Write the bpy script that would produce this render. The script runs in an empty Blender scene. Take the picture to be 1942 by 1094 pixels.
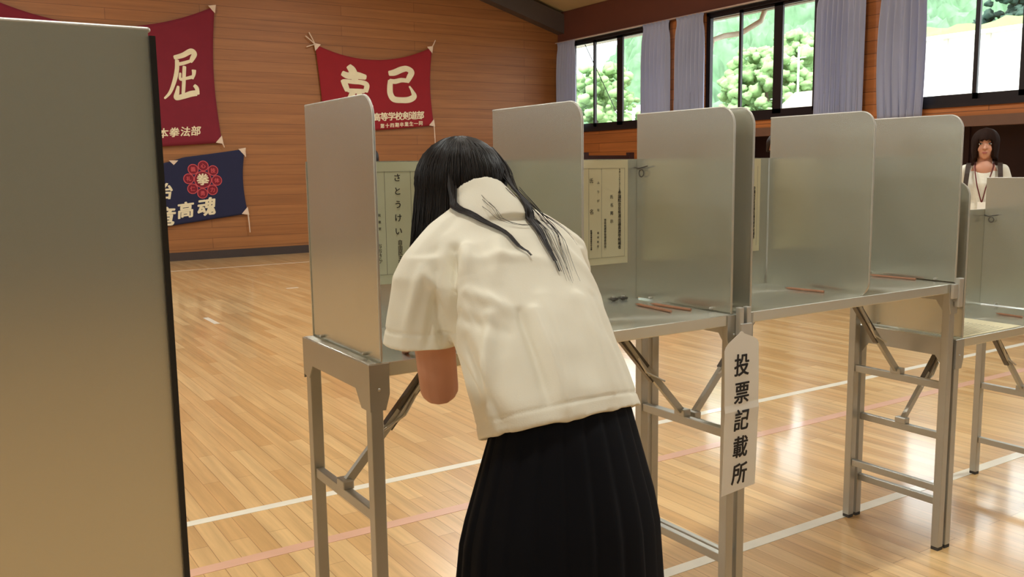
import bpy, math, random
from mathutils import Vector, Matrix, noise
from mathutils.bvhtree import BVHTree
random.seed(7)
scene = bpy.context.scene
COL = scene.collection

# ------------------------------------------------------------------ camera
F_PX, PITCH, ROLL, YAW, CAM_H = 1702.0, -.1336, -.0137, .568, 1.38
fw = Vector((math.sin(YAW)*math.cos(PITCH), math.cos(YAW)*math.cos(PITCH), math.sin(PITCH)))
rt = Vector((math.cos(YAW), -math.sin(YAW), 0)); up = rt.cross(fw)
rt2 = rt*math.cos(ROLL)+up*math.sin(ROLL); up2 = -rt*math.sin(ROLL)+up*math.cos(ROLL)
cd = bpy.data.cameras.new('camera'); cam = bpy.data.objects.new('camera', cd); COL.objects.link(cam)
cd.sensor_width = 36; cd.lens = F_PX/1942*36; cd.clip_start = .02; cd.clip_end = 500
cam.matrix_world = Matrix(((rt2.x, up2.x, -fw.x, 0), (rt2.y, up2.y, -fw.y, 0), (rt2.z, up2.z, -fw.z, CAM_H), (0, 0, 0, 1)))
scene.camera = cam

# ------------------------------------------------------------------ world, sun, exposure
w = bpy.data.worlds.new('sky'); scene.world = w; w.use_nodes = True
bg = w.node_tree.nodes['Background']; bg.inputs[0].default_value = (.90, .97, 1.0, 1); bg.inputs[1].default_value = 5.0
def lamp(name, kind, loc, energy, color=(1, 1, 1), size=1, sizey=None, direction=(0, 0, -1)):
    l = bpy.data.lights.new(name, kind); o = bpy.data.objects.new(name, l); COL.objects.link(o)
    o.location = loc; l.energy = energy; l.color = color
    if kind == 'AREA':
        l.shape = 'RECTANGLE'; l.size = size; l.size_y = sizey or size
    o.rotation_euler = Vector(direction).to_track_quat('-Z', 'Y').to_euler()
    return o
sun = lamp('sun', 'SUN', (0, 0, 30), 7.0, (1, .97, .9), direction=(.55, .35, -.9)); sun.data.angle = .02
WIN_Y = [12.94, 9.30, 5.66, 2.02, -1.62]           # window centres along the right wall
for y in WIN_Y[:4]:
    p = lamp('daylight_portal', 'AREA', (10.75, y, 2.92), 1, size=2.8, sizey=1.65, direction=(-1, 0, 0)); p.data.cycles.is_portal = True
for y in (-6, 0, 6, 12):
    p = lamp('daylight_portal', 'AREA', (-8.1, y, 3.0), 1, size=4.0, sizey=1.9, direction=(1, 0, 0)); p.data.cycles.is_portal = True
vs = scene.view_settings; vs.view_transform = 'Standard'; vs.look = 'None'; vs.gamma = 1; vs.exposure = 0.18
scene.cycles.use_denoising = True; scene.cycles.max_bounces = 8; scene.cycles.diffuse_bounces = 4

# ------------------------------------------------------------------ materials
def new_mat(name):
    m = bpy.data.materials.new(name); m.use_nodes = True
    nt = m.node_tree; return m, nt, nt.nodes['Principled BSDF']
def srgb(r, g, b):
    f = lambda c: (c/255/12.92) if c/255 <= .04045 else ((c/255+.055)/1.055)**2.4
    return (f(r), f(g), f(b), 1)
def setp(b, **k):
    for n, v in k.items(): b.inputs[n.replace('_', ' ')].default_value = v
def mat(name, c, rough=.6, metal=0, nscale=None, namt=.12, bump=0, bscale=None, coat=0, sss=0, spec=.5):
    m, nt, b = new_mat(name)
    setp(b, Roughness=rough, Metallic=metal); b.inputs['Base Color'].default_value = c
    b.inputs['Specular IOR Level'].default_value = spec
    if coat: b.inputs['Coat Weight'].default_value = coat; b.inputs['Coat Roughness'].default_value = .08
    if sss: b.inputs['Subsurface Weight'].default_value = sss; b.inputs['Subsurface Radius'].default_value = (.02, .008, .004)
    tc = nt.nodes.new('ShaderNodeTexCoord')
    n = nt.nodes.new('ShaderNodeTexNoise'); n.inputs['Scale'].default_value = nscale or 9; n.inputs['Detail'].default_value = 5
    nt.links.new(tc.outputs['Object'], n.inputs['Vector'])
    mx = nt.nodes.new('ShaderNodeMix'); mx.data_type = 'RGBA'
    mx.inputs[6].default_value = tuple(x*(1-namt) for x in c[:3])+(1,); mx.inputs[7].default_value = tuple(min(1, x*(1+namt)) for x in c[:3])+(1,)
    nt.links.new(n.outputs['Fac'], mx.inputs[0]); nt.links.new(mx.outputs[2], b.inputs['Base Color'])
    if bump:
        n2 = nt.nodes.new('ShaderNodeTexNoise'); n2.inputs['Scale'].default_value = bscale or 60; n2.inputs['Detail'].default_value = 4
        nt.links.new(tc.outputs['Object'], n2.inputs['Vector'])
        bp = nt.nodes.new('ShaderNodeBump'); bp.inputs['Strength'].default_value = bump; bp.inputs['Distance'].default_value = .004
        nt.links.new(n2.outputs['Fac'], bp.inputs['Height']); nt.links.new(bp.outputs[0], b.inputs['Normal'])
    return m
def plank_mat(name, c1, c2, gap, axes, length, height, rough, coat=0, streak=(1, 30), mortar=.004, bumpy=.3, offs=.37):
    """boards: axes = (running axis, stacking axis) in object space"""
    m, nt, b = new_mat(name); L = nt.links; N = nt.nodes.new
    tc = N('ShaderNodeTexCoord'); sp = N('ShaderNodeSeparateXYZ'); L.new(tc.outputs['Object'], sp.inputs[0])
    cb = N('ShaderNodeCombineXYZ'); L.new(sp.outputs[axes[0]], cb.inputs[0]); L.new(sp.outputs[axes[1]], cb.inputs[1])
    br = N('ShaderNodeTexBrick'); L.new(cb.outputs[0], br.inputs['Vector'])
    br.inputs['Scale'].default_value = 1; br.inputs['Brick Width'].default_value = length; br.inputs['Row Height'].default_value = height
    br.inputs['Mortar Size'].default_value = mortar; br.inputs['Mortar Smooth'].default_value = .3; br.offset = offs; br.inputs['Bias'].default_value = 0
    br.inputs['Color1'].default_value = c1; br.inputs['Color2'].default_value = c2; br.inputs['Mortar'].default_value = gap
    mp = N('ShaderNodeVectorMath'); mp.operation = 'MULTIPLY'; mp.inputs[1].default_value = (streak[0], streak[1], 1)
    L.new(cb.outputs[0], mp.inputs[0])
    n = N('ShaderNodeTexNoise'); n.inputs['Scale'].default_value = 1; n.inputs['Detail'].default_value = 6; n.inputs['Roughness'].default_value = .62; L.new(mp.outputs[0], n.inputs['Vector'])
    mr = N('ShaderNodeMapRange'); mr.inputs['From Min'].default_value = .3; mr.inputs['From Max'].default_value = .7
    mr.inputs['To Min'].default_value = .80; mr.inputs['To Max'].default_value = 1.16; L.new(n.outputs['Fac'], mr.inputs[0])
    mx = N('ShaderNodeMix'); mx.data_type = 'RGBA'; mx.blend_type = 'MULTIPLY'; mx.inputs[0].default_value = 1
    L.new(br.outputs['Color'], mx.inputs[6]); L.new(mr.outputs[0], mx.inputs[7]); L.new(mx.outputs[2], b.inputs['Base Color'])
    b.inputs['Roughness'].default_value = rough
    if coat: b.inputs['Coat Weight'].default_value = coat; b.inputs['Coat Roughness'].default_value = .1
    bp = N('ShaderNodeBump'); bp.inputs['Strength'].default_value = bumpy; bp.inputs['Distance'].default_value = .002
    inv = N('ShaderNodeMath'); inv.operation = 'SUBTRACT'; inv.inputs[0].default_value = 1; L.new(br.outputs['Fac'], inv.inputs[1])
    L.new(inv.outputs[0], bp.inputs['Height']); L.new(bp.outputs[0], b.inputs['Normal'])
    return m
M = {}
M['floor'] = plank_mat('gym_floor', srgb(226, 188, 132), srgb(206, 162, 106), srgb(150, 110, 68), (1, 0), 1.1, .075, .30, coat=.55, streak=(1.3, 26), mortar=.0012, bumpy=.08)
M['wall_back'] = plank_mat('wood_back', srgb(162, 105, 56), srgb(153, 97, 50), srgb(118, 72, 38), (0, 2), 3.7, .165, .5, streak=(.7, 16), mortar=.004)
M['wall_side'] = plank_mat('wood_side', srgb(186, 112, 56), srgb(170, 100, 48), srgb(96, 56, 30), (1, 2), 3.7, .165, .5, streak=(.7, 16), mortar=.004)
M['beam_red'] = mat('red_brown_beam', srgb(104, 58, 44), .55, nscale=3)
M['steel_grey'] = mat('grey_beam', srgb(88, 78, 74), .5, nscale=2)
M['ceiling'] = mat('ceiling_panel', srgb(196, 178, 138), .8, nscale=2)
M['dark_wood'] = mat('dark_recess', srgb(62, 36, 34), .6, nscale=2, namt=.3)
M['base'] = mat('baseboard', srgb(62, 50, 46), .5)
M['white_line'] = mat('white_court_line', srgb(238, 232, 214), .35, coat=.5)
M['pink_line'] = mat('pink_court_line', srgb(220, 172, 144), .35, coat=.5)
M['metal'] = mat('satin_aluminium', (.70, .695, .61, 1), .27, .74, nscale=3, namt=.04)
_n = M['metal'].node_tree; _b = _n.nodes['Principled BSDF']; _b.inputs['Anisotropic'].default_value = .85
_t = _n.nodes.new('ShaderNodeTangent'); _t.direction_type = 'RADIAL'; _t.axis = 'Z'; _n.links.new(_t.outputs[0], _b.inputs['Tangent'])
M['metal_leg'] = mat('leg_aluminium', (.47, .46, .41, 1), .38, .6, nscale=8, namt=.08)
M['metal_edge'] = mat('bright_edge', (.60, .58, .52, 1), .4, .5)
M['metal_dark'] = mat('dark_steel', (.13, .12, .11, 1), .35, .8, nscale=20, namt=.3)
M['black'] = mat('black_plastic', (.015, .014, .014, 1), .4)
M['rubber'] = mat('grey_rubber', (.06, .055, .05, 1), .8)
M['paper_green'] = mat('pale_green_paper', srgb(206, 208, 176), .7, nscale=4, namt=.04)
M['paper_cream'] = mat('cream_paper', srgb(226, 216, 180), .7, nscale=4, namt=.04)
M['paper_white'] = mat('white_paper', srgb(246, 243, 234), .7, nscale=4, namt=.02)
M['ink'] = mat('black_ink', (.012, .010, .012, 1), .6)
M['ink_grey'] = mat('faded_ink', (.10, .095, .08, 1), .6)
M['maroon'] = mat('maroon_cloth', srgb(124, 28, 44), .9, nscale=5, bump=.2, bscale=300)
M['crimson'] = mat('crimson_cloth', srgb(146, 26, 34), .9, nscale=5, bump=.2, bscale=300)
M['navy_cloth'] = mat('navy_cloth', srgb(34, 36, 66), .9, nscale=5, bump=.2, bscale=300)
M['cloth_ink'] = mat('white_lettering', srgb(236, 222, 186), .85)
M['cloth_ink_red'] = mat('red_crest_print', srgb(206, 84, 88), .85)
M['cord'] = mat('white_cord', srgb(226, 200, 176), .8)
M['frame'] = mat('dark_window_frame', srgb(44, 38, 40), .35, .4)
M['curtain'] = mat('lavender_curtain', srgb(186, 188, 210), .9, nscale=3, namt=.05)
_n = M['curtain'].node_tree; _t = _n.nodes.new('ShaderNodeBsdfTranslucent'); _t.inputs[0].default_value = srgb(170, 172, 200); _m = _n.nodes.new('ShaderNodeMixShader'); _m.inputs[0].default_value = .22
_n.links.new(_n.nodes['Principled BSDF'].outputs[0], _m.inputs[1]); _n.links.new(_t.outputs[0], _m.inputs[2]); _n.links.new(_m.outputs[0], _n.nodes['Material Output'].inputs[0])
M['skin'] = mat('skin', srgb(206, 150, 124), .5, nscale=14, namt=.05, sss=.08)
M['blouse'] = mat('cream_blouse', srgb(238, 232, 213), .85, nscale=5, namt=.02, bump=.08, bscale=500)
M['skirt'] = mat('navy_skirt', srgb(10, 10, 16), .9, nscale=5, spec=.2)
M['hair'] = mat('black_hair', (.014, .0095, .0075, 1), .45, nscale=40, namt=.4, spec=.35)
M['hair_brown'] = mat('brown_hair', (.020, .009, .006, 1), .75, nscale=40, namt=.4, spec=.1)
M['white_top'] = mat('white_lace_top', srgb(226, 222, 206), .9, nscale=30, namt=.06, bump=.4, bscale=90)
M['dark_cloth'] = mat('dark_cloth', srgb(40, 40, 48), .8)
M['strap'] = mat('brown_strap', srgb(58, 42, 32), .7)
M['lanyard'] = mat('dark_red_cord', srgb(96, 30, 28), .7)
M['pencil'] = mat('brown_red_pencil', srgb(192, 140, 112), .4)
M['pencil_tip'] = mat('graphite', (.03, .03, .03, 1), .4)
M['eye_white'] = mat('eye_white', (.7, .68, .66, 1), .3)
M['iris'] = mat('dark_iris', (.02, .012, .01, 1), .15)
M['lips'] = mat('lips', srgb(170, 92, 84), .5)
M['shoe'] = mat('black_shoe', (.012, .012, .012, 1), .3)
M['sock'] = mat('navy_sock', (.02, .02, .03, 1), .9)
M['forest'] = mat('forest_green', (.10, .19, .10, 1), .9, nscale=.9, namt=.75)
M['leaf'] = mat('leaf_green', (.20, .33, .13, 1), .8, nscale=3, namt=.8)
M['leaf_dark'] = mat('deep_green_leaf', (.02, .05, .035, 1), .8, nscale=2, namt=.35)
M['hedge'] = mat('sunlit_hedge', (.17, .24, .06, 1), .8, nscale=1, namt=.3)
M['bark'] = mat('bark', (.12, .09, .06, 1), .9)
M['ground'] = mat('ground', (.20, .19, .15, 1), .9, nscale=.3)
M['white_paint'] = mat('white_building', (.80, .79, .74, 1), .7, nscale=1, namt=.06)
M['roof_tile'] = mat('grey_roof', (.42, .40, .38, 1), .8)
M['concrete'] = mat('pale_concrete', (.6, .58, .52, 1), .8)
M['eave'] = mat('cream_eave', (.75, .68, .56, 1), .7)
M['gutter'] = mat('brown_gutter', (.30, .26, .20, 1), .5)
m, nt, b = new_mat('window_glass'); nt.nodes.remove(b); out = nt.nodes['Material Output']
tr = nt.nodes.new('ShaderNodeBsdfTransparent'); gl = nt.nodes.new('ShaderNodeBsdfGlossy'); gl.inputs['Roughness'].default_value = .02
lw = nt.nodes.new('ShaderNodeLayerWeight'); pw = nt.nodes.new('ShaderNodeMath'); pw.operation = 'POWER'; pw.inputs[1].default_value = 5
ml = nt.nodes.new('ShaderNodeMath'); ml.operation = 'MULTIPLY_ADD'; ml.inputs[1].default_value = .9; ml.inputs[2].default_value = .04
ms = nt.nodes.new('ShaderNodeMixShader'); tr.inputs[0].default_value = (.97, .99, .98, 1)
nt.links.new(lw.outputs['Facing'], pw.inputs[0]); nt.links.new(pw.outputs[0], ml.inputs[0]); nt.links.new(ml.outputs[0], ms.inputs[0])
nt.links.new(tr.outputs[0], ms.inputs[1]); nt.links.new(gl.outputs[0], ms.inputs[2]); nt.links.new(ms.outputs[0], out.inputs[0])
M['glass'] = m
m, nt, b = new_mat('lit_lamp'); b.inputs['Emission Color'].default_value = (1, .93, .8, 1); b.inputs['Emission Strength'].default_value = 6; M['lamp_on'] = m  # glow for the bulbs of the added fill lamps

# ------------------------------------------------------------------ mesh helpers
class MB:
    def __init__(s): s.v = []; s.f = []
    def add(s, vs, fs):
        k = len(s.v); s.v += [tuple(x) for x in vs]; s.f += [tuple(i+k for i in f) for f in fs]; return s
    def box(s, x0, x1, y0, y1, z0, z1):
        vs = [(x, y, z) for z in (z0, z1) for y in (y0, y1) for x in (x0, x1)]
        return s.add(vs, [(0, 2, 3, 1), (4, 5, 7, 6), (0, 1, 5, 4), (2, 6, 7, 3), (0, 4, 6, 2), (1, 3, 7, 5)])
    def prism(s, poly, axis, a, b):
        """2-D outline swept along axis from a to b. axis 0: poly=(y,z); 1: (x,z); 2: (x,y)"""
        n = len(poly)
        def P(p, t): return ((t, p[0], p[1]), (p[0], t, p[1]), (p[0], p[1], t))[axis]
        vs = [P(p, a) for p in poly]+[P(p, b) for p in poly]
        area = sum(poly[i][0]*poly[(i+1) % n][1]-poly[(i+1) % n][0]*poly[i][1] for i in range(n))
        fs = [tuple(range(n)), tuple(range(2*n-1, n-1, -1))]+[(i, i+n, (i+1) % n+n, (i+1) % n) for i in range(n)]
        flip = (area > 0) != (axis == 1)
        if (b < a): flip = not flip
        if flip: fs = [tuple(reversed(f)) for f in fs]
        return s.add(vs, fs)
    def rings(s, rs, cap=True, close=True):
        n = len(rs[0]); vs = [p for r in rs for p in r]; fs = []
        for k in range(len(rs)-1):
            for i in range(n if close else n-1):
                j = (i+1) % n; fs.append((k*n+i, k*n+j, (k+1)*n+j, (k+1)*n+i))
        if cap: fs += [tuple(range(n-1, -1, -1)), tuple((len(rs)-1)*n+i for i in range(n))]
        return s.add(vs, fs)
    def bar(s, p, q, wd, ht=None, upv=(0, 0, 1)):
        p, q = Vector(p), Vector(q); ht = ht or wd; d = (q-p).normalized(); u = Vector(upv)
        if abs(d.dot(u)) > .98: u = Vector((0, 1, 0))
        r = d.cross(u).normalized(); u = r.cross(d)
        rs = [[c+r*wd/2*a+u*ht/2*b for a, b in ((-1, -1), (1, -1), (1, 1), (-1, 1))] for c in (p, q)]
        return s.rings(rs)
    def chain(s, pts, rad, n=14, round_ends=True):
        """tapering limb through pts; rad entries are r or (r_a, r_b)"""
        pts = [Vector(p) for p in pts]; rs = []; prev = None
        R = [(r, r) if not isinstance(r, tuple) else r for r in rad]
        def ring(c, d, ra, rb):
            nonlocal prev
            u = prev if prev is not None else (Vector((0, 0, 1)) if abs(d.z) < .8 else Vector((0, 1, 0)))
            a = d.cross(u)
            if a.length < 1e-5: a = d.orthogonal()
            a.normalize(); bb = a.cross(d).normalized(); prev = bb
            return [c+a*ra*math.cos(t)+bb*rb*math.sin(t) for t in [2*math.pi*i/n for i in range(n)]]
        L = len(pts)
        for i, p in enumerate(pts):
            d = (pts[min(i+1, L-1)]-pts[max(i-1, 0)]).normalized()
            ra, rb = R[i]
            if i == 0 and round_ends:
                for a in (80, 50, 25): rs.append(ring(p-d*ra*math.sin(math.radians(a)), d, ra*math.cos(math.radians(a)), rb*math.cos(math.radians(a))))
            rs.append(ring(p, d, ra, rb))
            if i == L-1 and round_ends:
                for a in (25, 50, 80): rs.append(ring(p+d*ra*math.sin(math.radians(a)), d, ra*math.cos(math.radians(a)), rb*math.cos(math.radians(a))))
        return s.rings(rs)
    def ell(s, c, r, mtx=None, nu=20, nv=12):
        c = Vector(c); rs = []
        for k in range(nv+1):
            t = math.pi*(k+.02 if k == 0 else (k-.02 if k == nv else k))/nv
            row = []
            for i in range(nu):
                a = 2*math.pi*i/nu; p = Vector((r[0]*math.sin(t)*math.cos(a), r[1]*math.sin(t)*math.sin(a), -r[2]*math.cos(t)))
                if mtx: p = mtx @ p
                row.append(c+p)
            rs.append(row)
        return s.rings(rs)
    def mesh(s, name):
        me = bpy.data.meshes.new(name); me.from_pydata(s.v, [], s.f); me.update(); return me
def link(name, me, m=None, parent=None, smooth=False):
    o = bpy.data.objects.new(name, me); COL.objects.link(o)
    if m is not None:
        me.materials.clear(); me.materials.append(m)
    if parent is not None: o.parent = parent
    if smooth: me.polygons.foreach_set('use_smooth', [True]*len(me.polygons))
    return o
def obj(name, mb, m, parent=None, bevel=0, smooth=False):
    o = link(name, mb.mesh(name), M[m] if isinstance(m, str) else m, parent, smooth)
    if bevel:
        b = o.modifiers.new('bevel', 'BEVEL'); b.width = bevel; b.segments = 2; b.limit_method = 'ANGLE'
    return o
def tag(o, label, cat, group=None):
    o['label'] = label; o['category'] = cat
    if group: o['group'] = group
    return o
def thing(name, label, cat, loc=(0, 0, 0), rz=0, group=None):
    o = bpy.data.objects.new(name, None); COL.objects.link(o); o.location = loc; o.rotation_euler[2] = rz; o.empty_display_size = .1
    return tag(o, label, cat, group)
def struct(name, mb, m, parent=None, bevel=0, smooth=False, kind='structure'):
    o = obj(name, mb, m, parent, bevel, smooth)
    if parent is None: o['kind'] = kind
    return o
WORKBENCH = bpy.data.scenes.new('workbench')          # modifiers are evaluated here, apart from the big scene
def evaluated(o):
    for c_ in list(o.users_collection): c_.objects.unlink(o)
    WORKBENCH.collection.objects.link(o); 
    with bpy.context.temp_override(scene=WORKBENCH, view_layer=WORKBENCH.view_layers[0]):
        dg = bpy.context.evaluated_depsgraph_get(); dg.update(); me = bpy.data.meshes.new_from_object(o.evaluated_get(dg))
    WORKBENCH.collection.objects.unlink(o); return me
GLYPH = {}
def remeshed(mb, voxel, smooth_it=3):
    """fuse overlapping closed shells into one continuous surface"""
    o = bpy.data.objects.new('tmp', mb.mesh('tmp'))
    r = o.modifiers.new('r', 'REMESH'); r.mode = 'VOXEL'; r.voxel_size = voxel; r.use_smooth_shade = True
    if smooth_it:
        s = o.modifiers.new('s', 'SMOOTH'); s.factor = .5; s.iterations = smooth_it
    me = evaluated(o); bpy.data.objects.remove(o); return me
def text_mesh(chars, size, mapf, offset=0., shear=0., extrude=.0006, step=None, vertical=False, gap=1.05, rot=0, slope=0):
    """lettering as one mesh. mapf(x, y, h) -> world/local point; chars laid along x or down y from (0,0), each centred"""
    mb = MB(); bold = offset
    dirs = [(0, 0)]+([(math.cos(a)*bold*1.1, math.sin(a)*bold*.8) for a in [math.pi/4*k+.4 for k in range(8)]] if bold else [])
    for i, ch in enumerate(chars):
        if ch in ' \u3000': continue
        key = (ch, shear)
        if key not in GLYPH:
            c = bpy.data.curves.new('glyph', 'FONT'); c.body = ch; c.size = 1; c.align_x = 'CENTER'; c.shear = shear; c.resolution_u = 3; c.extrude = .004
            o = bpy.data.objects.new('glyph', c); me = evaluated(o)
            xs = [v.co.x for v in me.vertices]; cx, cy = (min(xs)+max(xs))/2, .36
            GLYPH[key] = ([(v.co.x-cx, v.co.y-cy, v.co.z/.004) for v in me.vertices], [tuple(p.vertices) for p in me.polygons])
            bpy.data.objects.remove(o)
        vs, fs = GLYPH[key]; cr, sr = math.cos(rot), math.sin(rot)
        ox, oy = (0, -i*gap*size) if vertical else (i*gap*size, i*gap*size*slope)
        for k, (bx, by) in enumerate(dirs):
            mb.add([mapf(ox+((x+bx)*cr-(y+by)*sr)*size, oy+((x+bx)*sr+(y+by)*cr)*size, h*extrude*(1+.06*k)) for x, y, h in vs], fs)
    return mb

# ------------------------------------------------------------------ room shell
XR, YB, XL, YF = 10.55, 14.70, -8.0, -9.0
SL = .29; ZE = 4.35; XM = (XR+XL)/2; ZM = ZE+SL*(XR-XM)
struct('floor', MB().box(XL-.2, XR+1.6, YF-.2, YB+.2, -.1, 0), 'floor')
struct('wall_back', MB().prism([(XL-.15, 0), (XR+.15, 0), (XR+.15, ZE+.2), (XM, ZM+.3), (XL-.15, ZE+.2)], 1, YB, YB+.15), 'wall_back')
struct('wall_front', MB().prism([(XL-.15, 0), (XR+.15, 0), (XR+.15, ZE+.2), (XM, ZM+.3), (XL-.15, ZE+.2)], 1, YF-.15, YF), mat('grey_green_wall', srgb(112, 116, 104), .8))
struct('baseboard_back', MB().box(XL, XR, YB-.03, YB-.001, 0, .13), 'base')
c = MB()
for x0, z0, x1, z1 in ((XR+.1, ZE-.03, XM, ZM), (XM, ZM, XL-.1, ZE-.03)):
    c.prism([(x0, z0), (x1, z1), (x1, z1+.12), (x0, z0+.12)], 1, YF, YB)
struct('ceiling', c, 'ceiling')
# roof beams: the rafter on the back wall, the others along the hall, and thin purlins
t = MB(); t.prism([(XR, ZE-.42), (XM, ZM-.44), (XM, ZM-.06), (XR, ZE-.06)], 1, YB-.22, YB-.002); struct('trim_1', t, 'steel_grey')
for i, y in enumerate((9.6, 4.3, -1.0, -6.3)):
    t = MB(); t.prism([(XR, ZE-.30), (XM, ZM-.32), (XM, ZM-.02), (XR, ZE-.02)], 1, y-.1, y+.1); t.prism([(XL, ZE-.30), (XM, ZM-.32), (XM, ZM-.02), (XL, ZE-.02)], 1, y-.1, y+.1)
    struct('trim_%d' % (i+2), t, 'steel_grey')
t = MB()
for k in range(1, 10):
    x = XR-.95*k; z = ZE+SL*(XR-x); t.box(x-.035, x+.035, YF, YB-.23, z-.10, z-.015)
struct('trim_6', t, 'steel_grey')
# right wall with window openings; the lower part opens into a dark recess
WZ0, WZ1, WH = 2.07, 3.77, 1.41
t = MB()
t.box(XR, XR+.15, YF, YB, 1.92, WZ0)
edges = [YB]
for y in WIN_Y: edges += [y+WH, y-WH]
edges += [YF]
for k in range(0, len(edges), 2): t.box(XR, XR+.15, edges[k+1], edges[k], WZ0, WZ1)
t.box(XR, XR+.15, 11.1, YB, 0, 1.92)
struct('wall_right', t, 'wall_side')
t = MB(); t.box(XR-.03, XR+.15, YF, YB-.001, WZ1+.012, ZE); struct('trim_7', t, 'beam_red')
t = MB(); t.box(XR-.02, XR+.14, YF, 11.1, 1.80, 1.925); struct('trim_8', t, mat('brown_edge', srgb(112, 78, 58), .5))
t = MB(); t.box(XR-.10, XR-.05, YF, YB-.01, WZ1-.005, WZ1+.012); struct('trim_9', t, mat('curtain_track', srgb(206, 178, 164), .5))
t = MB(); t.box(XR+1.3, XR+1.4, YF, 11.2, 0, 1.95); t.box(XR, XR+1.4, 11.1, 11.2, 0, 1.95); t.box(XR+.14, XR+1.4, YF, 11.2, 1.86, 1.95)
for k in range(20): t.box(XR+1.27, XR+1.3, YF+k*1.0, YF+k*1.0+.07, 0, 1.86)
struct('wall_recess', t, 'dark_wood')
# unseen left wall; its high window openings are sized for the daylight they add
t = MB(); t.box(XL-.15, XL, YF, YB, 0, 2.55); t.box(XL-.15, XL, YF, YB, 3.95, ZE)
for y0, y1 in ((-9, -6.5), (-5, -1.5), (.5, 5.5), (6.5, 11.5), (12.5, 14.7)): t.box(XL-.15, XL, y0, y1, 2.05, 3.95)
struct('wall_left', t, mat('beige_wall', srgb(150, 140, 122), .7))

# windows: four sashes, dark aluminium
def window(n, yc, slide=0):
    y0, y1 = yc-WH, yc+WH; x = XR+.03
    f = MB(); f.box(x, x+.1, y0, y1, WZ0, WZ0+.055); f.box(x, x+.1, y0, y1, WZ1-.05, WZ1)
    f.box(x, x+.1, y0, y0+.05, WZ0, WZ1); f.box(x, x+.1, y1-.05, y1, WZ0, WZ1)
    root = struct('window_%d' % n, f, 'frame')
    qs = [(y1-.05, yc+.70+slide), (yc+.74+slide, yc+.02), (yc-.02, yc-.74), (yc-.70, y0+.05)]
    for k, (a, b) in enumerate(qs):
        xx = x+(.012 if k in (0, 3) else .055)
        s = MB(); a2, b2 = a+.02, b-.02; w1 = .07 if k in (1, ) else .045; w2 = .07 if k in (2,) else .045
        lo = .045
        s.box(xx, xx+.035, b2, b2+(.08 if k == 1 else .045), WZ0+.05, WZ1-.045); s.box(xx, xx+.035, a2-(.08 if k == 2 else .045), a2, WZ0+.05, WZ1-.045)
        s.box(xx, xx+.035, b2, a2, WZ0+.05, WZ0+.05+lo+.03); s.box(xx, xx+.035, b2, a2, WZ1-.09, WZ1-.045)
        so = obj('sash', s, 'frame', root)
        g = MB(); g.box(xx+.015, xx+.02, b2+.04, a2-.04, WZ0+.1, WZ1-.085); obj('pane', g, 'glass', so)
    sl = MB(); sl.box(XR-.03, XR+.04, y0-.02, y1+.02, WZ0-.03, WZ0+.012); obj('sill', sl, 'frame', root)
for i, y in enumerate(WIN_Y): window(i+1, y, -.12 if i == 2 else 0)

# curtains
def curtain(y0, y1, label, seed, waist=1.0):
    rnd = random.Random(seed); nf = max(4, int((y1-y0)/.085)); n = nf*10; rows = 26; zt, zb = WZ1, 1.93
    ph = [rnd.uniform(-.9, .9) for _ in range(nf+2)]; rs = []
    am = [rnd.uniform(.55, 1.1) for _ in range(nf+2)]
    for k in range(rows+1):
        t = k/rows; z = zt+(zb-zt)*t; row = []
        width = (1.0-.10*math.exp(-((t-.06)/.05)**2)) * (1+(.10 if waist > 1 else 0)*math.sin(t*2.6))
        for i in range(n+1):
            s = i/n; fi = s*nf; a = am[int(fi)]*(1-fi % 1)+am[int(fi)+1]*(fi % 1); p = ph[int(fi)]*(1-fi % 1)+ph[int(fi)+1]*(fi % 1)
            amp = (.018 if k < 2 else .018+.032*min(1, t*3))*a
            x = XR-.11+amp*math.sin(2*math.pi*fi+p*(.3+.7*t))
            y = y0+(y1-y0)*(.5+(s-.5)*width)+.012*math.sin(4*math.pi*fi+p)*t+(.05*math.sin(t*3.1)*(waist-1)*(1 if s > .5 else 0))
            row.append((x, y, z))
        rs.append(row)
    mb = MB(); mb.rings(rs, cap=False, close=False); o = obj('curtain', mb, 'curtain', smooth=True)
    so = o.modifiers.new('s', 'SOLIDIFY'); so.thickness = .004
    tag(o, label, 'curtain', 'lavender curtains along the window wall')
curtain(14.02, 14.62, 'narrow lavender curtain in the room corner, left of the farthest window', 1)
curtain(11.42, 12.10, 'lavender curtain gathered at the right side of the farthest window', 2)
curtain(10.62, 11.28, 'lavender curtain gathered at the left side of the middle window', 3)
curtain(7.68, 8.46, 'wide lavender curtain gathered at the right side of the middle window', 4)
curtain(6.84, 7.42, 'lavender curtain at the left of the nearest window, beside the white fence view', 5, 1.6)

# court lines painted on the floor
def line(n, x0, x1, y0, y1, m): struct('trim_%d' % n, MB().box(x0, x1, y0, y1, 0, .0012), m)
line(20, XL, XR, 3.535, 3.585, 'white_line'); line(21, XL, XR, 2.15, 2.20, 'white_line'); line(22, XL, XR, 3.07, 3.13, 'pink_line')
line(23, XL, 9.9, 13.16, 13.20, 'white_line')
line(24, 2.06, 2.11, 8.30, 8.72, 'white_line'); line(25, 3.42, 3.56, 10.30, 10.35, 'white_line')

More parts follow.
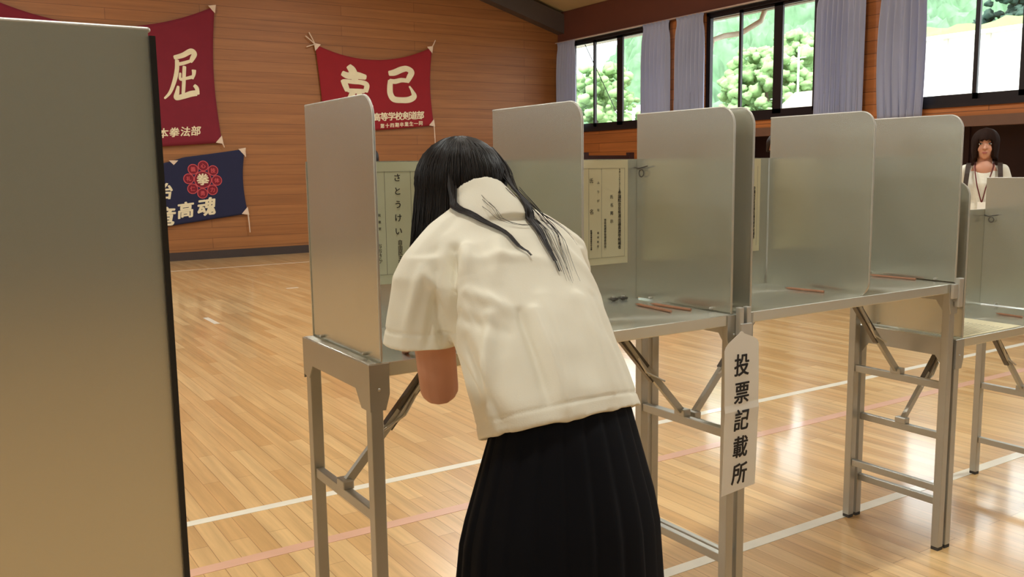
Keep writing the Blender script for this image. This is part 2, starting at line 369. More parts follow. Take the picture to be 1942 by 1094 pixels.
# unseen lamps added under the roof to brighten the hall
def add_fill_lamp(x, y, e):
    z = ZE+SL*min(XR-x, x-XL)-.75
    t = thing('fill_lamp', 'round lamp on a rod, added unseen under the roof to light the hall', 'ceiling lamp', (x, y, z), 0, 'added fill lamps')
    obj('rod', MB().chain([(0, 0, .08), (0, 0, .74)], [.012, .012], 8), 'steel_grey', t)
    obj('shade', MB().rings([[(r*math.cos(a), r*math.sin(a), zz) for a in [math.pi*2*i/24 for i in range(24)]] for r, zz in ((.24, 0), (.2, .06), (.09, .16), (.05, .2))], cap=False), 'steel_grey', t, smooth=True)
    obj('bulb', MB().ell((0, 0, .06), (.08, .08, .06)), 'lamp_on', t, smooth=True)
    l = lamp('fill_light', 'AREA', (0, 0, -.03), e, (.97, 1.0, .95), size=.45); l.parent = t
for x in (-4.5, 1.2, 6.0):
    for y in (-4.5, 1.5, 6.0, 10.5): add_fill_lamp(x, y, 60 if y < 0 else 95)

# ------------------------------------------------------------------ outside
struct('ground', MB().box(XR+1.7, 160, -80, 160, -.6, -.5), 'ground')
def hillside():
    mb = MB(); nu, nv = 320, 90; rs = []
    for k in range(nv+1):
        row = []
        for i in range(nu+1):
            a = math.radians(18+72*i/nu)            # bearing measured from +X towards +Y
            t = k/nv; r = 52+46*t
            ridge = 17.3+7*math.exp(-((math.degrees(a)-43)/8)**2)-9.0*math.exp(-((math.degrees(a)-55)/6.5)**2)+.8*math.sin(a*11)
            z = -1+ridge*(t**.8)
            p = Vector((r*math.cos(a), r*math.sin(a), z))
            q = noise.noise(p*.16)*1.4-abs(noise.noise(p*.36))*3.2-abs(noise.noise(p*.85+Vector((5, 2, 1))))*1.6+noise.noise(p*2.2)*.35+1.0
            row.append(p+Vector((-.5*q, -.4*q, q)))
        rs.append(row)
    mb.rings(rs, cap=False, close=False); o = obj('forest_hillside', mb, 'forest', smooth=True); o['kind'] = 'structure'
hillside()
def tree(x, y, h, r, m, label, group=None, seed=1):
    rnd = random.Random(seed)
    t = thing('tree', label, 'tree', (x, y, -.5), 0, group)
    obj('trunk', MB().chain([(0, 0, 0), (.1, 0, h*.45), (0, .1, h*.75)], [.22, .15, .07], 8), 'bark', t, smooth=True)
    mb = MB()
    for k in range(320):
        a = rnd.uniform(0, 6.28); q = rnd.uniform(.15, 1)**.6; zz = h*.35+rnd.random()*h*.62
        rr = r*q*math.sqrt(max(.08, 1-((zz-h*.62)/(h*.42))**2)); s = r*rnd.uniform(.07, .16)
        c = Vector((rr*math.cos(a), rr*math.sin(a), zz)); me = MB().ell(c, (s, s, s*.8), nu=10, nv=8)
        mb.add([Vector(v)+(Vector(v)-c)*(.6*noise.noise(Vector(v)*3.1)+.55*noise.noise(Vector(v)*9)) for v in me.v], me.f)
    obj('crown', mb, m, t, smooth=True)
tree(18.5, 23.6, 5.2, 1.35, 'leaf', 'bright yellow-green tree seen through the farthest window', seed=3)
tree(34.8, 31.0, 7.6, 2.3, 'leaf', 'large leafy green tree seen in the centre of the middle window', seed=5)
tree(44.0, 36.5, 9.5, 3.2, 'leaf', 'pale leafy tree behind, at the right of the middle window', seed=8)
tree(62.0, 33.5, 14.5, 3.0, 'leaf_dark', 'dark green tree on the slope at the top right of the nearest window', seed=9)
# hedge bank and white fence beyond the nearest window
t = MB(); rs = []
for k in range(5):
    rs.append([(40+k*1.2+.4*noise.noise(Vector((i*.6, k, 0))), 10+i*.6, 5.2+k*.75+.8*noise.noise(Vector((i*.35, k*2, 3)))+i*.006) for i in range(33)])
t.rings(rs, cap=False, close=False); o = obj('hedge', t, 'hedge', smooth=True); tag(o, 'long sunlit green hedge above the white wall beyond the nearest window', 'hedge')
t = thing('white_building', 'long white sunlit building beyond the nearest window, below the hedge', 'building', (30, 15.2, -.5))
w_ = MB(); w_.box(0, 4, -6, 5.6, 0, 6.1); obj('wall', w_, 'white_paint', t)
w_ = MB(); w_.box(-.3, 4.3, -6.2, 5.8, 6.1, 6.22); obj('roof', w_, 'white_paint', t)
for k in range(8): obj('wall_rib', MB().box(-.06, 0, -5.5+k*1.5, -5.35+k*1.5, 0, 6.1), 'concrete', t)
def house(x, y, wx, wy, hz, rise, label, wall='white_paint', roof='roof_tile'):
    t = thing('house', label, 'house', (x, y, -.5))
    obj('wall', MB().box(0, wx, -wy/2, wy/2, 0, hz), wall, t)
    obj('roof', MB().prism([(-.5, hz), (wx/2, hz+rise), (wx+.5, hz)], 1, -wy/2-.4, wy/2+.4), roof, t)
    for k in range(3): obj('window', MB().box(-.03, .01, -wy/2+.8+k*1.6, -wy/2+1.6+k*1.6, hz*.45, hz*.75), 'frame', t)
house(26, 31.5, 4, 5.0, 3.4, 1.3, 'low white house with pale roof seen through the farthest window', roof='white_paint')
house(24.5, 20.3, 3, 2.4, 3.1, 1.3, 'house with brown gabled roof low in the middle window', wall='eave', roof='gutter')
def pole(x, y, h, label):
    t = thing('utility_pole', label, 'pole', (x, y, -.5), 0, 'pale utility poles')
    obj('post', MB().chain([(0, 0, 0), (0, 0, h)], [.055, .04], 8), 'concrete', t)
    obj('crossarm', MB().bar((0, -.35, h-.4), (0, .35, h-.4), .035), 'concrete', t)
pole(30, 26.2, 5.0, 'pale utility pole in front of the hill, centre of the middle window'); pole(29, 24.3, 6.4, 'pale utility pole at the right of the middle window')
# eave with gutter and downpipe just outside
t = MB(); t.prism([(XR+.15, 4.25), (XR+1.2, 3.96), (XR+1.2, 4.02), (XR+.15, 4.37)], 1, YF, YB+1.5); struct('trim_30', t, 'eave')
t = thing('roof_gutter', 'brown gutter along the eave outside the windows', 'gutter', (0, 0, 0))
obj('channel', MB().prism([(XR+1.12, 3.88), (XR+1.24, 3.88), (XR+1.26, 3.98), (XR+1.10, 3.98)], 1, YF, YB+1.5), 'gutter', t)
obj('downpipe', MB().chain([(XR+1.18, 10.55, 3.88), (XR+1.15, 10.6, 3.72), (XR+1.0, 10.9, 3.55), (XR+.7, 10.98, 3.50), (XR+.45, 11.0, 3.42), (XR+.4, 11.0, 3.2), (XR+.4, 11.0, 1.97)], [.045]*7, 12), 'eave', t, smooth=True)
obj('stay_cable', MB().chain([(XR+.3, 14.25, 3.72), (XR+.3, 13.1, 2.12)], [.008, .008], 6), 'black', t)

# ------------------------------------------------------------------ voting booths
def rounded_panel(y0, y1, z0, z1, r_top, r_bot=0, n=10):
    """outline in (y, z), front edge at y0 gets the round corners"""
    P = [(y1, z0), (y1, z1)]
    P += [(y0+r_top-r_top*math.sin(a), z1-r_top+r_top*math.cos(a)) for a in [math.pi/2*i/n for i in range(n+1)]]
    if r_bot: P += [(y0+r_bot-r_bot*math.cos(a), z0+r_bot-r_bot*math.sin(a)) for a in [math.pi/2*i/n for i in range(n+1)]]
    else: P += [(y0, z0)]
    return P
def side_panel(parent, x, D, z0, z1, rb=0, y0=0., th=.006):
    P = rounded_panel(y0, D, z0, z1, .05, rb)
    o = obj('side_panel', MB().prism(P, 0, x-th/2, x+th/2), 'metal', parent)
    rim = MB(); path = P[1:] if not rb else P[1:]
    rim.chain([(x, a, b) for a, b in path], [.0034]*len(path), 6); obj('edge_rim', rim, 'metal_edge', o, smooth=True)
    # little feet and screws that fix the panel to the top
    if not rb:
        for yy in (.07, D-.07): obj('screw', MB().chain([(x-.011, yy, z0+.005), (x+.011, yy, z0+.005)], [.004, .004], 8), 'metal_edge', o, smooth=True)
    return o
def booth(label, x0, y0, W, zd, zs, zb, iL, iR, mid, rails, D=.407, rz=0, group=None, hook=None):
    t = thing('voting_booth', label, 'voting booth', (x0, y0, 0), rz, group)
    obj('desk_top', MB().box(.004, W-.004, 0, D, zd-.032, zd), 'metal', t, bevel=.002)
    obj('back_panel', MB().box(iL-.005, W-iR+.005, D-.005, D, zd, zb), 'metal', t)
    side_panel(t, iL, D-.006, zd+.005, zs); side_panel(t, W-iR, D-.006, zd+.005, zs)
    if mid: side_panel(t, mid, D-.012, zd-.004, zs, .05, -.012)
    for hx in ((W*.25 if mid else W*.3), (mid+.43 if mid else W*.7)):
        for q in (0, .038):
            h = obj('panel_hinge', MB().box(hx+q-.006, hx+q+.006, D-.011, D-.005, zd, zd+.014), 'metal_edge', t, bevel=.001)
            obj('hinge_pin', MB().chain([(hx+q-.010, D-.013, zd+.006), (hx+q+.010, D-.013, zd+.006)], [.0045, .0045], 8), 'metal_dark', h, smooth=True)
    lg = .029
    for s, xs in ((0, .002), (1, W-.002)):
        d = 1 if s == 0 else -1
        def X(a, b): return (min(xs+d*a, xs+d*b), max(xs+d*a, xs+d*b))
        gy = [(0, zd-.002), (D, zd-.002), (D, zd-.095), (D-.02, zd-.10), (D-.035, zd-.10), (D-.06, zd-.066), (.075, zd-.066), (.045, zd-.105), (0, zd-.105)]
        a, b = X(0, .0025); obj('side_apron', MB().prism(gy, 0, a, b), 'metal_leg', t)
        for yy in (0, D):
            e = -.0035 if yy == 0 else .0035; bz = zd-.105
            px = [(xs, zd-.002), (xs+d*.047, zd-.002), (xs+d*.047, bz+.035), (xs+d*.037, bz), (xs, bz)]
            br = obj('corner_bracket', MB().prism(px, 1, min(yy, yy+e), max(yy, yy+e)), 'metal_leg', t)
            obj('rivet', MB().ell((xs+d*.022, yy+e, zd-.058), (.004, .003, .004), nu=8, nv=6), 'metal_edge', br, smooth=True)
            ly = .002 if yy == 0 else D-.002-lg; la, lb = X(.004, .004+lg)
            l = obj('leg', MB().box(la, lb, ly, ly+lg, .012, zd-.034), 'metal_leg', t, bevel=.002)
            obj('foot_cap', MB().box(la+.001, lb-.001, ly+.001, ly+lg-.001, 0, .012), 'rubber', l)
        la, lb = X(.008, .028)
        for rzz in rails: obj('stretcher', MB().box(la, lb, .031, D-.031, rzz-.013, rzz+.013), 'metal_leg', t, bevel=.002)
        # folding brace from the upper stretcher to the underside of the top
        xm = xs+d*.018; zt = zd-.034; zr = rails[0]+.02; run = (zt-zr)*.92; ym = D/2
        kx, kz = xm+d*run*.50, zr+(zt-zr)*.50
        br = obj('folding_brace', MB().bar((xm, ym, zr), (kx+d*.01, ym, kz+.01), .020, .014, (0, 1, 0)), 'metal_leg', t)
        obj('upper_link', MB().bar((kx-d*.022, ym+.004, kz-.028), (xm+d*run, ym+.004, zt), .026, .018, (0, 1, 0)), 'metal_dark', br)
        obj('link_edge', MB().bar((kx+d*.0, ym-.008, kz-.012), (xm+d*run*.97, ym-.008, zt-.006), .010, .006, (0, 1, 0)), 'metal_edge', br)
        obj('pivot_clamp', MB().box(xm-.014, xm+.014, ym-.022, ym+.022, zr-.008, zr+.014), 'metal_leg', br, bevel=.003)
        obj('lock_spring', MB().chain([(kx-d*.05, ym-.014, kz-.035), (kx+d*.02, ym-.014, kz+.0), (kx+d*.05, ym-.014, kz+.045)], [.003]*3, 6), 'metal_edge', br)
    if hook:
        for hx in hook:
            h = MB(); hz = zb-.034
            h.chain([(hx-.004, D-.004, hz+.008), (hx-.012, D-.03, hz+.004), (hx-.012, D-.07, hz+.012)], [.0022]*3, 6)
            h.chain([(hx-.010+.001, D-.040+.011*math.sin(a), hz-.010+.011*math.cos(a)) for a in [math.pi*2*i/14 for i in range(15)]], [.0018]*15, 6)
            obj('wire_hook', h, 'metal_dark', t, smooth=True)
    return t
G = 'grey metal voting booths in a row'
Z1, ZS1, ZB1 = .965, 1.537, 1.402
booth('grey metal voting booth where the student in the cream blouse writes', .752, 1.76, 1.130, Z1, ZS1, ZB1, .033, .033, .570, (.615, .235), group=G, hook=(1.092,))
booth('empty grey metal booth just right of the vertical paper sign', 1.886, 1.76, 1.064, Z1, ZS1, ZB1, .039, .018, .556, (.60, .225), group=G)
booth('lower narrow metal booth at the far right with a printed sheet on top', 2.953, 1.76, .875, .765, 1.31, 1.177, .040, .028, None, (.405, .16), group=G, hook=(.844,))
fgb = booth('grey metal booth at the left edge, its blank side panel nearest the camera', -.187, 2.176, 1.128, .885, 1.537, 1.36, .033, .033, .564, (.61, .235), rz=-math.pi/2, group=G)
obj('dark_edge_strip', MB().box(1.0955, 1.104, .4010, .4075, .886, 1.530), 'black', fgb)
# clip joining the first two booths, junction clips
def clip(x, label):
    t = MB(); t.box(x-.022, x-.006, 1.738, 1.7555, .905, .985); t.box(x+.006, x+.022, 1.738, 1.7555, .905, .985); t.box(x-.022, x+.022, 1.733, 1.7385, .880, .940)
    tag(obj('joining_clip', t, 'metal_edge', bevel=.002), label, 'clip')
clip(1.884, 'small bright metal clip joining two booths, just above the vertical paper sign')
t = MB(); t.box(2.925, 2.950, 1.738, 1.7555, .885, .985); t.box(2.900, 2.926, 1.744, 1.7555, .915, .965); tag(obj('joining_clip', t, 'metal_edge', bevel=.002), 'small metal clip at the right front corner of the middle booth top', 'clip')

# ------------------------------------------------------------------ papers on the booths
YP = 1.76+.407-.005
def wall_map(X, Z, Y, k=1): return lambda x, y, h: (X+x, Y-h, Z+y)
def poster(x0, x1, z0, z1, label, m, lines, texts):
    t = thing('candidate_list', label, 'poster', ((x0+x1)/2, YP-.0008, z0), 0)
    cx, cz = (x0+x1)/2, z0
    def L(X, Z, Y=-.0012): return lambda x, y, h: (X-cx+x, Y-h*.5, Z-cz+y)
    obj('sheet', MB().box(x0-cx, x1-cx, -.0008, .0004, 0, z1-z0), m, t)
    r = MB()
    for (a, b, c_, d_) in lines: r.box(a-cx, b-cx, -.0013, -.0008, c_-cz, d_-cz)
    obj('ruled_lines', r, 'ink_grey', t)
    for (s, X, Z, sz, gap, off, mm) in texts: obj('lettering', text_mesh(s, sz, L(X, Z), offset=off, vertical=True, gap=gap), mm, t)
    return t
poster(.93, 1.235, 1.080, 1.3995, 'pale green candidate list with large vertical letters, partly behind the student', 'paper_green',
       [(.989, .9896, 1.105, 1.375), (1.064, 1.0646, 1.105, 1.375), (1.15, 1.1506, 1.105, 1.375), (.94, 1.225, 1.374, 1.3746), (.94, 1.225, 1.105, 1.1056)],
       [('さとうけい', 1.026, 1.3585, .0225, 1.56, .004, 'ink'), ('自由民主党', 1.029, 1.188, .0150, .92, 0, 'ink'),
        ('おおさか', .970, 1.182, .0140, .95, 0, 'ink'), ('民進党', .972, 1.262, .008, 2.2, 0, 'ink_grey'),
        ('前川きよしげ', 1.096, 1.354, .0270, 1.25, .006, 'ink'), ('民進党', 1.10, 1.17, .015, .95, 0, 'ink')])
poster(1.60, 1.809, 1.0815, 1.3995, 'cream candidate list with small vertical print, right of the student', 'paper_cream',
       [(1.657, 1.6573, 1.103, 1.375), (1.706, 1.7063, 1.103, 1.375), (1.796, 1.7963, 1.103, 1.375), (1.61, 1.797, 1.3745, 1.3748), (1.61, 1.797, 1.103, 1.1033)],
       [('平成二十八年七月十日執行', 1.776, 1.370, .0062, 1.0, 0, 'ink_grey'), ('参議院奈良県選出議員選挙候補者', 1.776, 1.300, .0125, .96, .004, 'ink'),
        ('氏名掲示', 1.745, 1.288, .0125, 2.0, .004, 'ink_grey'), ('奈良県選挙管理委員会', 1.720, 1.218, .0092, .98, .002, 'ink_grey'),
        ('ふりがな', 1.693, 1.332, .0095, 2.9, 0, 'ink_grey'), ('氏', 1.667, 1.338, .016, 1, .002, 'ink_grey'), ('名', 1.667, 1.245, .016, 1, .002, 'ink_grey'),
        ('届出政党', 1.692, 1.180, .0072, 1.9, 0, 'ink_grey'), ('候補者届出政党の名称', 1.666, 1.187, .0062, 1.0, .002, 'ink')])
poster(2.20, 2.400, 1.083, 1.3995, 'cream candidate list in the middle booth, mostly hidden by side panels', 'paper_cream', [(2.385, 2.3853, 1.103, 1.375)],
       [('氏名掲示', 2.34, 1.288, .0125, 2.0, .004, 'ink_grey'), ('参議院奈良県選出議員選挙候補者', 2.37, 1.300, .0125, .96, .004, 'ink')])
# vertical sign hanging in front of the junction
def sign():
    x0, x1, zb, zt = 1.790, 1.923, .452, .905; Y = 1.728
    out = [(x0, zb+.004), (x1, zb+.016), (x1+.002, .883), (x1-.003, .892), (x1-.012, .899), (1.868, .914), (1.862, .921), (1.855, .922), (1.848, .916), (x0+.018, .894), (x0+.006, .884), (x0, .872)]
    t = thing('paper_sign', 'tall white paper sign with black vertical brush lettering between two booths', 'sign', (1.856, Y, zb))
    mb = MB(); n = 28; pts = []
    # sheet as horizontal slices so it can bow a little
    def xspan(z):
        xs = []
        for i in range(len(out)):
            (ax, az), (bx, bz) = out[i], out[(i+1) % len(out)]
            if (az-z)*(bz-z) <= 0 and az != bz: xs.append(ax+(bx-ax)*(z-az)/(bz-az))
        return (min(xs), max(xs)) if xs else None
    bow = lambda z: -.006*math.sin((z-zb)/(zt-zb)*3.0)-.004*math.exp(-((z-.69)/.012)**2)
    rs = []
    zz = [zb+.0165+(.9215-zb-.0165)*(1-(1-k/n)**1.6) for k in range(n+1)]
    first = [(x0, zb+.004), (x1, zb+.0161)]
    for k, z in enumerate([None]+zz):
        (a, b) = (x0, x1) if z is None else xspan(z)
        row = []
        for i in range(7):
            x = a+(b-a)*i/6; z2 = zb+.004+(.012)*i/6 if z is None else z
            row.append((x-1.856, bow(z2), z2-zb))
        rs.append(row)
    mb.rings(rs, cap=False, close=False); o = obj('sheet', mb, 'paper_white', t); s = o.modifiers.new('s', 'SOLIDIFY'); s.thickness = .0006; s.offset = 1
    fm = lambda x, y, h: (1.8565-1.856+x*.92, bow(.826+y)-.0011-h, .826-zb+y)
    obj('lettering', text_mesh('投票記載所', .066, fm, offset=.016, shear=.08, vertical=True, gap=1.19), 'ink', t)
sign()
# sheets and pencils on the tops
def sheet(name, pts, z, m, label, cat, marks=None):
    t = thing(name, label, cat, (sum(p[0] for p in pts)/len(pts), sum(p[1] for p in pts)/len(pts), z)); cx, cy = t.location.x, t.location.y
    obj('sheet', MB().prism([(x-cx, y-cy) for x, y in pts], 2, .0, .0006), m, t)
    if marks: obj('printing', marks(cx, cy), 'ink_grey', t)
    return t
sheet('ballot_paper', [(.905, 1.965), (.93, 1.855), (1.015, 1.875), (.99, 1.985)], Z1+.0005, 'paper_white', 'small white ballot paper on the booth top by the student\'s left elbow', 'paper')
def marks(cx, cy):
    mb = MB()
    for k in range(11):
        mb.box(3.03-cx+.045*k*.0, 3.31-cx, 1.79-cy+k*.0165, 1.7925-cy+k*.0165, .0007, .0009)
    return mb
sheet('notice_sheet', [(3.005, 1.765), (3.40, 1.770), (3.40, 2.02), (3.005, 2.02)], .7655, 'paper_cream', 'cream printed sheet lying on the low booth top at far right', 'paper', marks)
def pencil(x0, y0, x1, y1, z, label):
    t = thing('pencil', label, 'pencil', ((x0+x1)/2, (y0+y1)/2, z+.0045), math.atan2(y1-y0, x1-x0), 'pencils on the booth tops')
    L = math.hypot(x1-x0, y1-y0)
    hexr = lambda x, r: [(x, r*math.cos(a), r*math.sin(a)) for a in [math.pi*i/3 for i in range(6)]]
    obj('shaft', MB().rings([hexr(-L/2, .0042), hexr(L/2-.018, .0042), hexr(L/2-.004, .0012)]), 'pencil', t)
    obj('tip', MB().rings([hexr(L/2-.006, .0014), hexr(L/2, .0003)]), 'pencil_tip', t)
pencil(1.735, 1.880, 1.750, 2.055, Z1, 'brown pencil nearer the edge of two, left of the paper-sign junction')
pencil(1.800, 1.868, 1.788, 2.030, Z1, 'brown pencil lying against the side panel, behind another pencil')
pencil(2.396, 1.880, 2.374, 2.022, Z1, 'single brown pencil in the left place of the middle booth')
pencil(2.905, 1.890, 2.890, 2.070, Z1, 'brown pencil in the right place of the middle booth, beside the end panel')
pencil(3.575, 1.86, 3.585, 1.975, .765, 'brown pencil on the low booth top at the far right')

# ------------------------------------------------------------------ cloth banners on the back wall
def banner(name, label, x0, x1, top, bot, m, sagside, seed, cords=()):
    """top/bot: functions of s in 0..1 giving z; local origin at (x0, YB)"""
    t = thing(name, label, 'banner', ((x0(0)+x1(0))/2, YB-.05, bot(.5))); ox, oz = t.location.x, t.location.z
    def P(s, v):
        a, b = x0(v), x1(v); x = a+(b-a)*s; zt, zb = top(s), bot(s); z = zt+(zb-zt)*v
        y = -.012*math.sin(s*9+seed)*math.sin(v*3.1)-.010*noise.noise(Vector((s*3, v*2, seed)))
        return x, y, z
    def depth(x, z):
        v = .5
        for _ in range(3):
            a, b = x0(v), x1(v); s = min(1, max(0, (x-a)/(b-a))); v = min(1, max(0, (z-top(s))/(bot(s)-top(s))))
        return P(s, v)[1]
    rs = []
    for j in range(31):
        row = []
        for i in range(61):
            x, y, z = P(i/60, j/30); row.append((x-ox, y, z-oz))
        rs.append(row)
    mb = MB(); mb.rings(rs, cap=False, close=False); o = obj('cloth', mb, m, t, smooth=True); s = o.modifiers.new('s', 'SOLIDIFY'); s.thickness = .003
    for (s_, v_, dx, dz) in cords:
        x, y, z = P(s_, v_); px, pz = x-ox, z-oz
        sx, sz = (-1 if s_ > .5 else 1), (-1 if v_ < .5 else 1)
        if .1 < s_ < .9: tri = [(px-.07, pz), (px+.07, pz), (px, pz-.07)]
        else: tri = [(px+sx*-.02, pz+sz*-.02), (px+sx*.10, pz), (px, pz+sz*.11)]
        obj('corner_patch', MB().prism(tri, 1, y-.008, y-.003), 'cord', t)
        for (ex, ez) in dx: obj('tie_cord', MB().chain([(px, y-.006, pz), (px+ex*.5, y-.01, pz+ez*.5), (px+ex, .03 if dz else y, pz+ez)], [.009]*3, 6), 'cord', t)
    def put(chars, X, Z, sz, off, shear=0, gap=1.05, rot=0, mm='cloth_ink', vertical=False, nm='lettering', stretch=1, slope=0):
        fm = lambda x, y, h: (X+x*stretch-ox, depth(X+x*stretch, Z+y)-.005-h*3, Z+y-oz)
        return obj(nm, text_mesh(chars, sz, fm, offset=off, shear=shear, gap=gap, rot=rot, vertical=vertical, slope=slope), mm, t)
    return t, put, depth, ox, oz
def brush(strokes, cx, cy, ux, uy, put_at, n=14):
    """brush characters: each stroke is a smooth path of (x, y, width) in drawing units, y down"""
    mb = MB()
    for k, P in enumerate(strokes):
        m_ = len(P)-1; row = []
        for i in range(m_*n+1):
            u = i/n; j = min(int(u), m_-1); f = u-j; a, b_, c_, d_ = P[max(j-1, 0)], P[j], P[j+1], P[min(j+2, m_)]
            row.append([.5*((2*b_[q])+(c_[q]-a[q])*f+(2*a[q]-5*b_[q]+4*c_[q]-d_[q])*f*f+(-a[q]+3*b_[q]-3*c_[q]+d_[q])*f**3) for q in range(3)])
        L = len(row); out = []
        for i, (x, y, w_) in enumerate(row):
            dx, dy = row[min(i+1, L-1)][0]-row[max(i-1, 0)][0], row[min(i+1, L-1)][1]-row[max(i-1, 0)][1]; l = math.hypot(dx, dy) or 1
            e = min(1, .55+i/4, .55+(L-1-i)/4); w2 = w_*.5*e; nx, ny = -dy/l*w2, dx/l*w2
            out.append(((x+nx, y+ny), (x-nx, y-ny)))
        vs = []
        for p, q in out: vs += [put_at((p[0]-cx)*ux, -(p[1]-cy)*uy, .0003*k), put_at((q[0]-cx)*ux, -(q[1]-cy)*uy, .0003*k)]
        mb.add(vs, [(2*i, 2*i+1, 2*i+3, 2*i+2) for i in range(L-1)])
    return mb
KUTSU = [[(1052, 352, 26), (1110, 335, 30), (1165, 308, 34), (1188, 322, 34), (1172, 352, 30), (1158, 374, 20)], [(1058, 392, 18), (1105, 384, 22), (1160, 366, 18)],
         [(1072, 362, 26), (1068, 420, 28), (1048, 490, 26), (1015, 560, 20), (975, 600, 12)],
         [(1118, 398, 24), (1112, 450, 24), (1106, 510, 24), (1098, 572, 22)], [(1088, 440, 14), (1086, 478, 18), (1120, 474, 18), (1168, 462, 22)], [(1178, 418, 30), (1176, 444, 24), (1164, 476, 14)],
         [(1070, 520, 16), (1060, 560, 28), (1052, 592, 30), (1100, 582, 32), (1150, 566, 36), (1190, 560, 34)], [(1172, 512, 20), (1190, 532, 28), (1194, 570, 24)]]
KATSU = [[(345, 298, 36), (368, 326, 52), (382, 360, 50), (386, 400, 44)], [(300, 350, 34), (340, 368, 46), (400, 364, 50), (464, 376, 34)], [(300, 398, 24), (318, 430, 40), (334, 478, 32)], [(310, 406, 26), (370, 410, 30), (430, 412, 34), (464, 430, 36), (452, 480, 34)],
         [(330, 470, 26), (390, 474, 34), (450, 472, 28)], [(368, 480, 40), (352, 520, 40), (318, 560, 34), (268, 596, 18)], [(412, 480, 36), (408, 530, 34), (420, 576, 38), (470, 592, 36), (500, 570, 14)]]
ONORE = [[(618, 374, 34), (660, 366, 44), (712, 342, 44), (752, 334, 40), (784, 356, 42), (768, 396, 40), (748, 432, 30)], [(622, 424, 26), (660, 430, 34), (710, 418, 32), (756, 420, 30)],
         [(632, 420, 36), (626, 470, 40), (628, 520, 42), (652, 556, 44), (710, 562, 42), (764, 556, 44), (798, 532, 40), (788, 496, 24), (766, 458, 12)]]
# large maroon banner, upper left
t1, put, dep, ox, oz = banner('cloth_banner', 'large maroon cloth banner with cream lettering high on the back wall at left',
    lambda v: .55+.06*math.sin(3.14*v), lambda v: 3.92-.07*math.sin(3.14*v), lambda s: 3.94-.42*4*s*(1-s), lambda s: 1.80-.05+.09*abs(s*2-1)**1.5, 'maroon', 1, 1.,
    [(1, 0, [], 0), (1, 1, [(.03, -.07)], 0), (0, 0, [], 0), (0, 1, [], 0)])
put('不', 2.50, 2.76, .70, .030, .15); put('撓', 1.68, 2.76, .70, .030, .15); put('不', 1.24, 3.20, .70, .030, .15)
put('日本拳法部', 2.87, 1.965, .155, .022, .15, gap=1.06, slope=.08)
obj('lettering', brush(KUTSU, 1090, 450, .0023, .00250, lambda x, y, h: (3.345+x-ox, dep(3.345+x, 2.875+y)-.006-h*3, 2.875+y-oz)), 'cloth_ink', t1)
for i in range(2): pass
# red banner, centre
t2, put, dep, ox, oz = banner('cloth_banner', 'crimson cloth banner with two large cream characters, hanging above the writing student',
    lambda v: 5.53+.10*math.sin(1.57*v), lambda v: 7.72-.06*math.sin(3.14*v), lambda s: 3.46+.08*s-.24*4*s*(1-s), lambda s: 2.02+.14*s-.02*math.sin(3.14*s), 'crimson', 1, 4.,
    [(0, 0, [(-.09, .18), (-.15, .12), (-.14, -.05)], 0), (1, 0, [(.07, .12)], 0), (1, 1, [(.01, -.22), (.02, -.42)], 0)])
obj('lettering', brush(KATSU, 380, 440, .00271, .00240, lambda x, y, h: (6.20+x-ox, dep(6.20+x, 2.80+y)-.006-h*3, 2.80+y-oz)), 'cloth_ink', t2)
obj('lettering', brush(ONORE, 715, 450, .00271, .00240, lambda x, y, h: (7.11+x-ox, dep(7.11+x, 2.86+y)-.006-h*3, 2.86+y-oz)), 'cloth_ink', t2)
put('高等学校剣道部', 6.60, 2.285, .150, .026, .08, gap=.95, slope=.06); put('第十四期卒業生一同', 6.70, 2.135, .082, .020, .05, gap=1.15, slope=.08)
# navy banner, lower left
t3, put, dep, ox, oz = banner('cloth_banner', 'navy cloth banner with a red ring crest, below the maroon banner',
    lambda v: 1.75, lambda v: 4.27-.05*math.sin(3.14*v), lambda s: 1.55+.19*max(0, s*1.6-.6)**1.2-.09*math.sin(3.14*min(1, s*1.6)), lambda s: .50+.20*max(0, s*1.5-.5), 'navy_cloth', 1, 7.,
    [(1, 0, [(.01, -.12)], 0), (1, 1, [(.015, -.16), (.02, -.30)], 0), (.56, 0, [], 0)])
put('治', 2.99, 1.09, .26, .03, .2); put('竜', 3.00, .70, .30, .035, .25); put('高', 3.30, .79, .26, .035, .2, rot=.1); put('魂', 3.62, .83, .29, .035, .2, rot=.1)
cr = MB(); cx, cz = 3.585, 1.262
def ringm(X, Z, r, wd, n=28):
    o_, i_ = [], []
    for k in range(n):
        a = 2*math.pi*k/n; o_.append((X+r*math.cos(a), Z+r*math.sin(a))); i_.append((X+(r-wd)*math.cos(a), Z+(r-wd)*math.sin(a)))
    def W(p, h): return (p[0]-ox, dep(p[0], p[1])-.004-h, p[1]-oz)
    vs = [W(p, .003) for p in o_]+[W(p, .003) for p in i_]; fs = [(k, (k+1) % n, n+(k+1) % n, n+k) for k in range(n)]
    cr.add(vs, fs)
def disc(X, Z, r, n=28):
    return [(X+r*math.cos(2*math.pi*k/n)-ox, dep(X+r*math.cos(2*math.pi*k/n), Z+r*math.sin(2*math.pi*k/n))-.0055, Z+r*math.sin(2*math.pi*k/n)-oz) for k in range(n)]
dk = MB(); dk.add(disc(cx, cz, .12), [tuple(range(28))])
ringm(cx, cz, .135, .012)
for k, ch in enumerate('心技体力勇仁礼義'):
    a = math.pi/2-.08-k*math.pi/4; X, Z = cx+.215*math.cos(a), cz+.215*math.sin(a); ringm(X, Z, .082, .012); dk.add(disc(X, Z, .068), [tuple(range(28))])
    put(ch, X, Z, .078, .02, 0, mm='cloth_ink_red', nm='crest_letter')
obj('crest_rings', cr, 'cloth_ink_red', t3); obj('crest_ground', dk, 'maroon', t3)
put('拳', cx, cz, .19, .03, 0, mm='cloth_ink', nm='crest_letter')

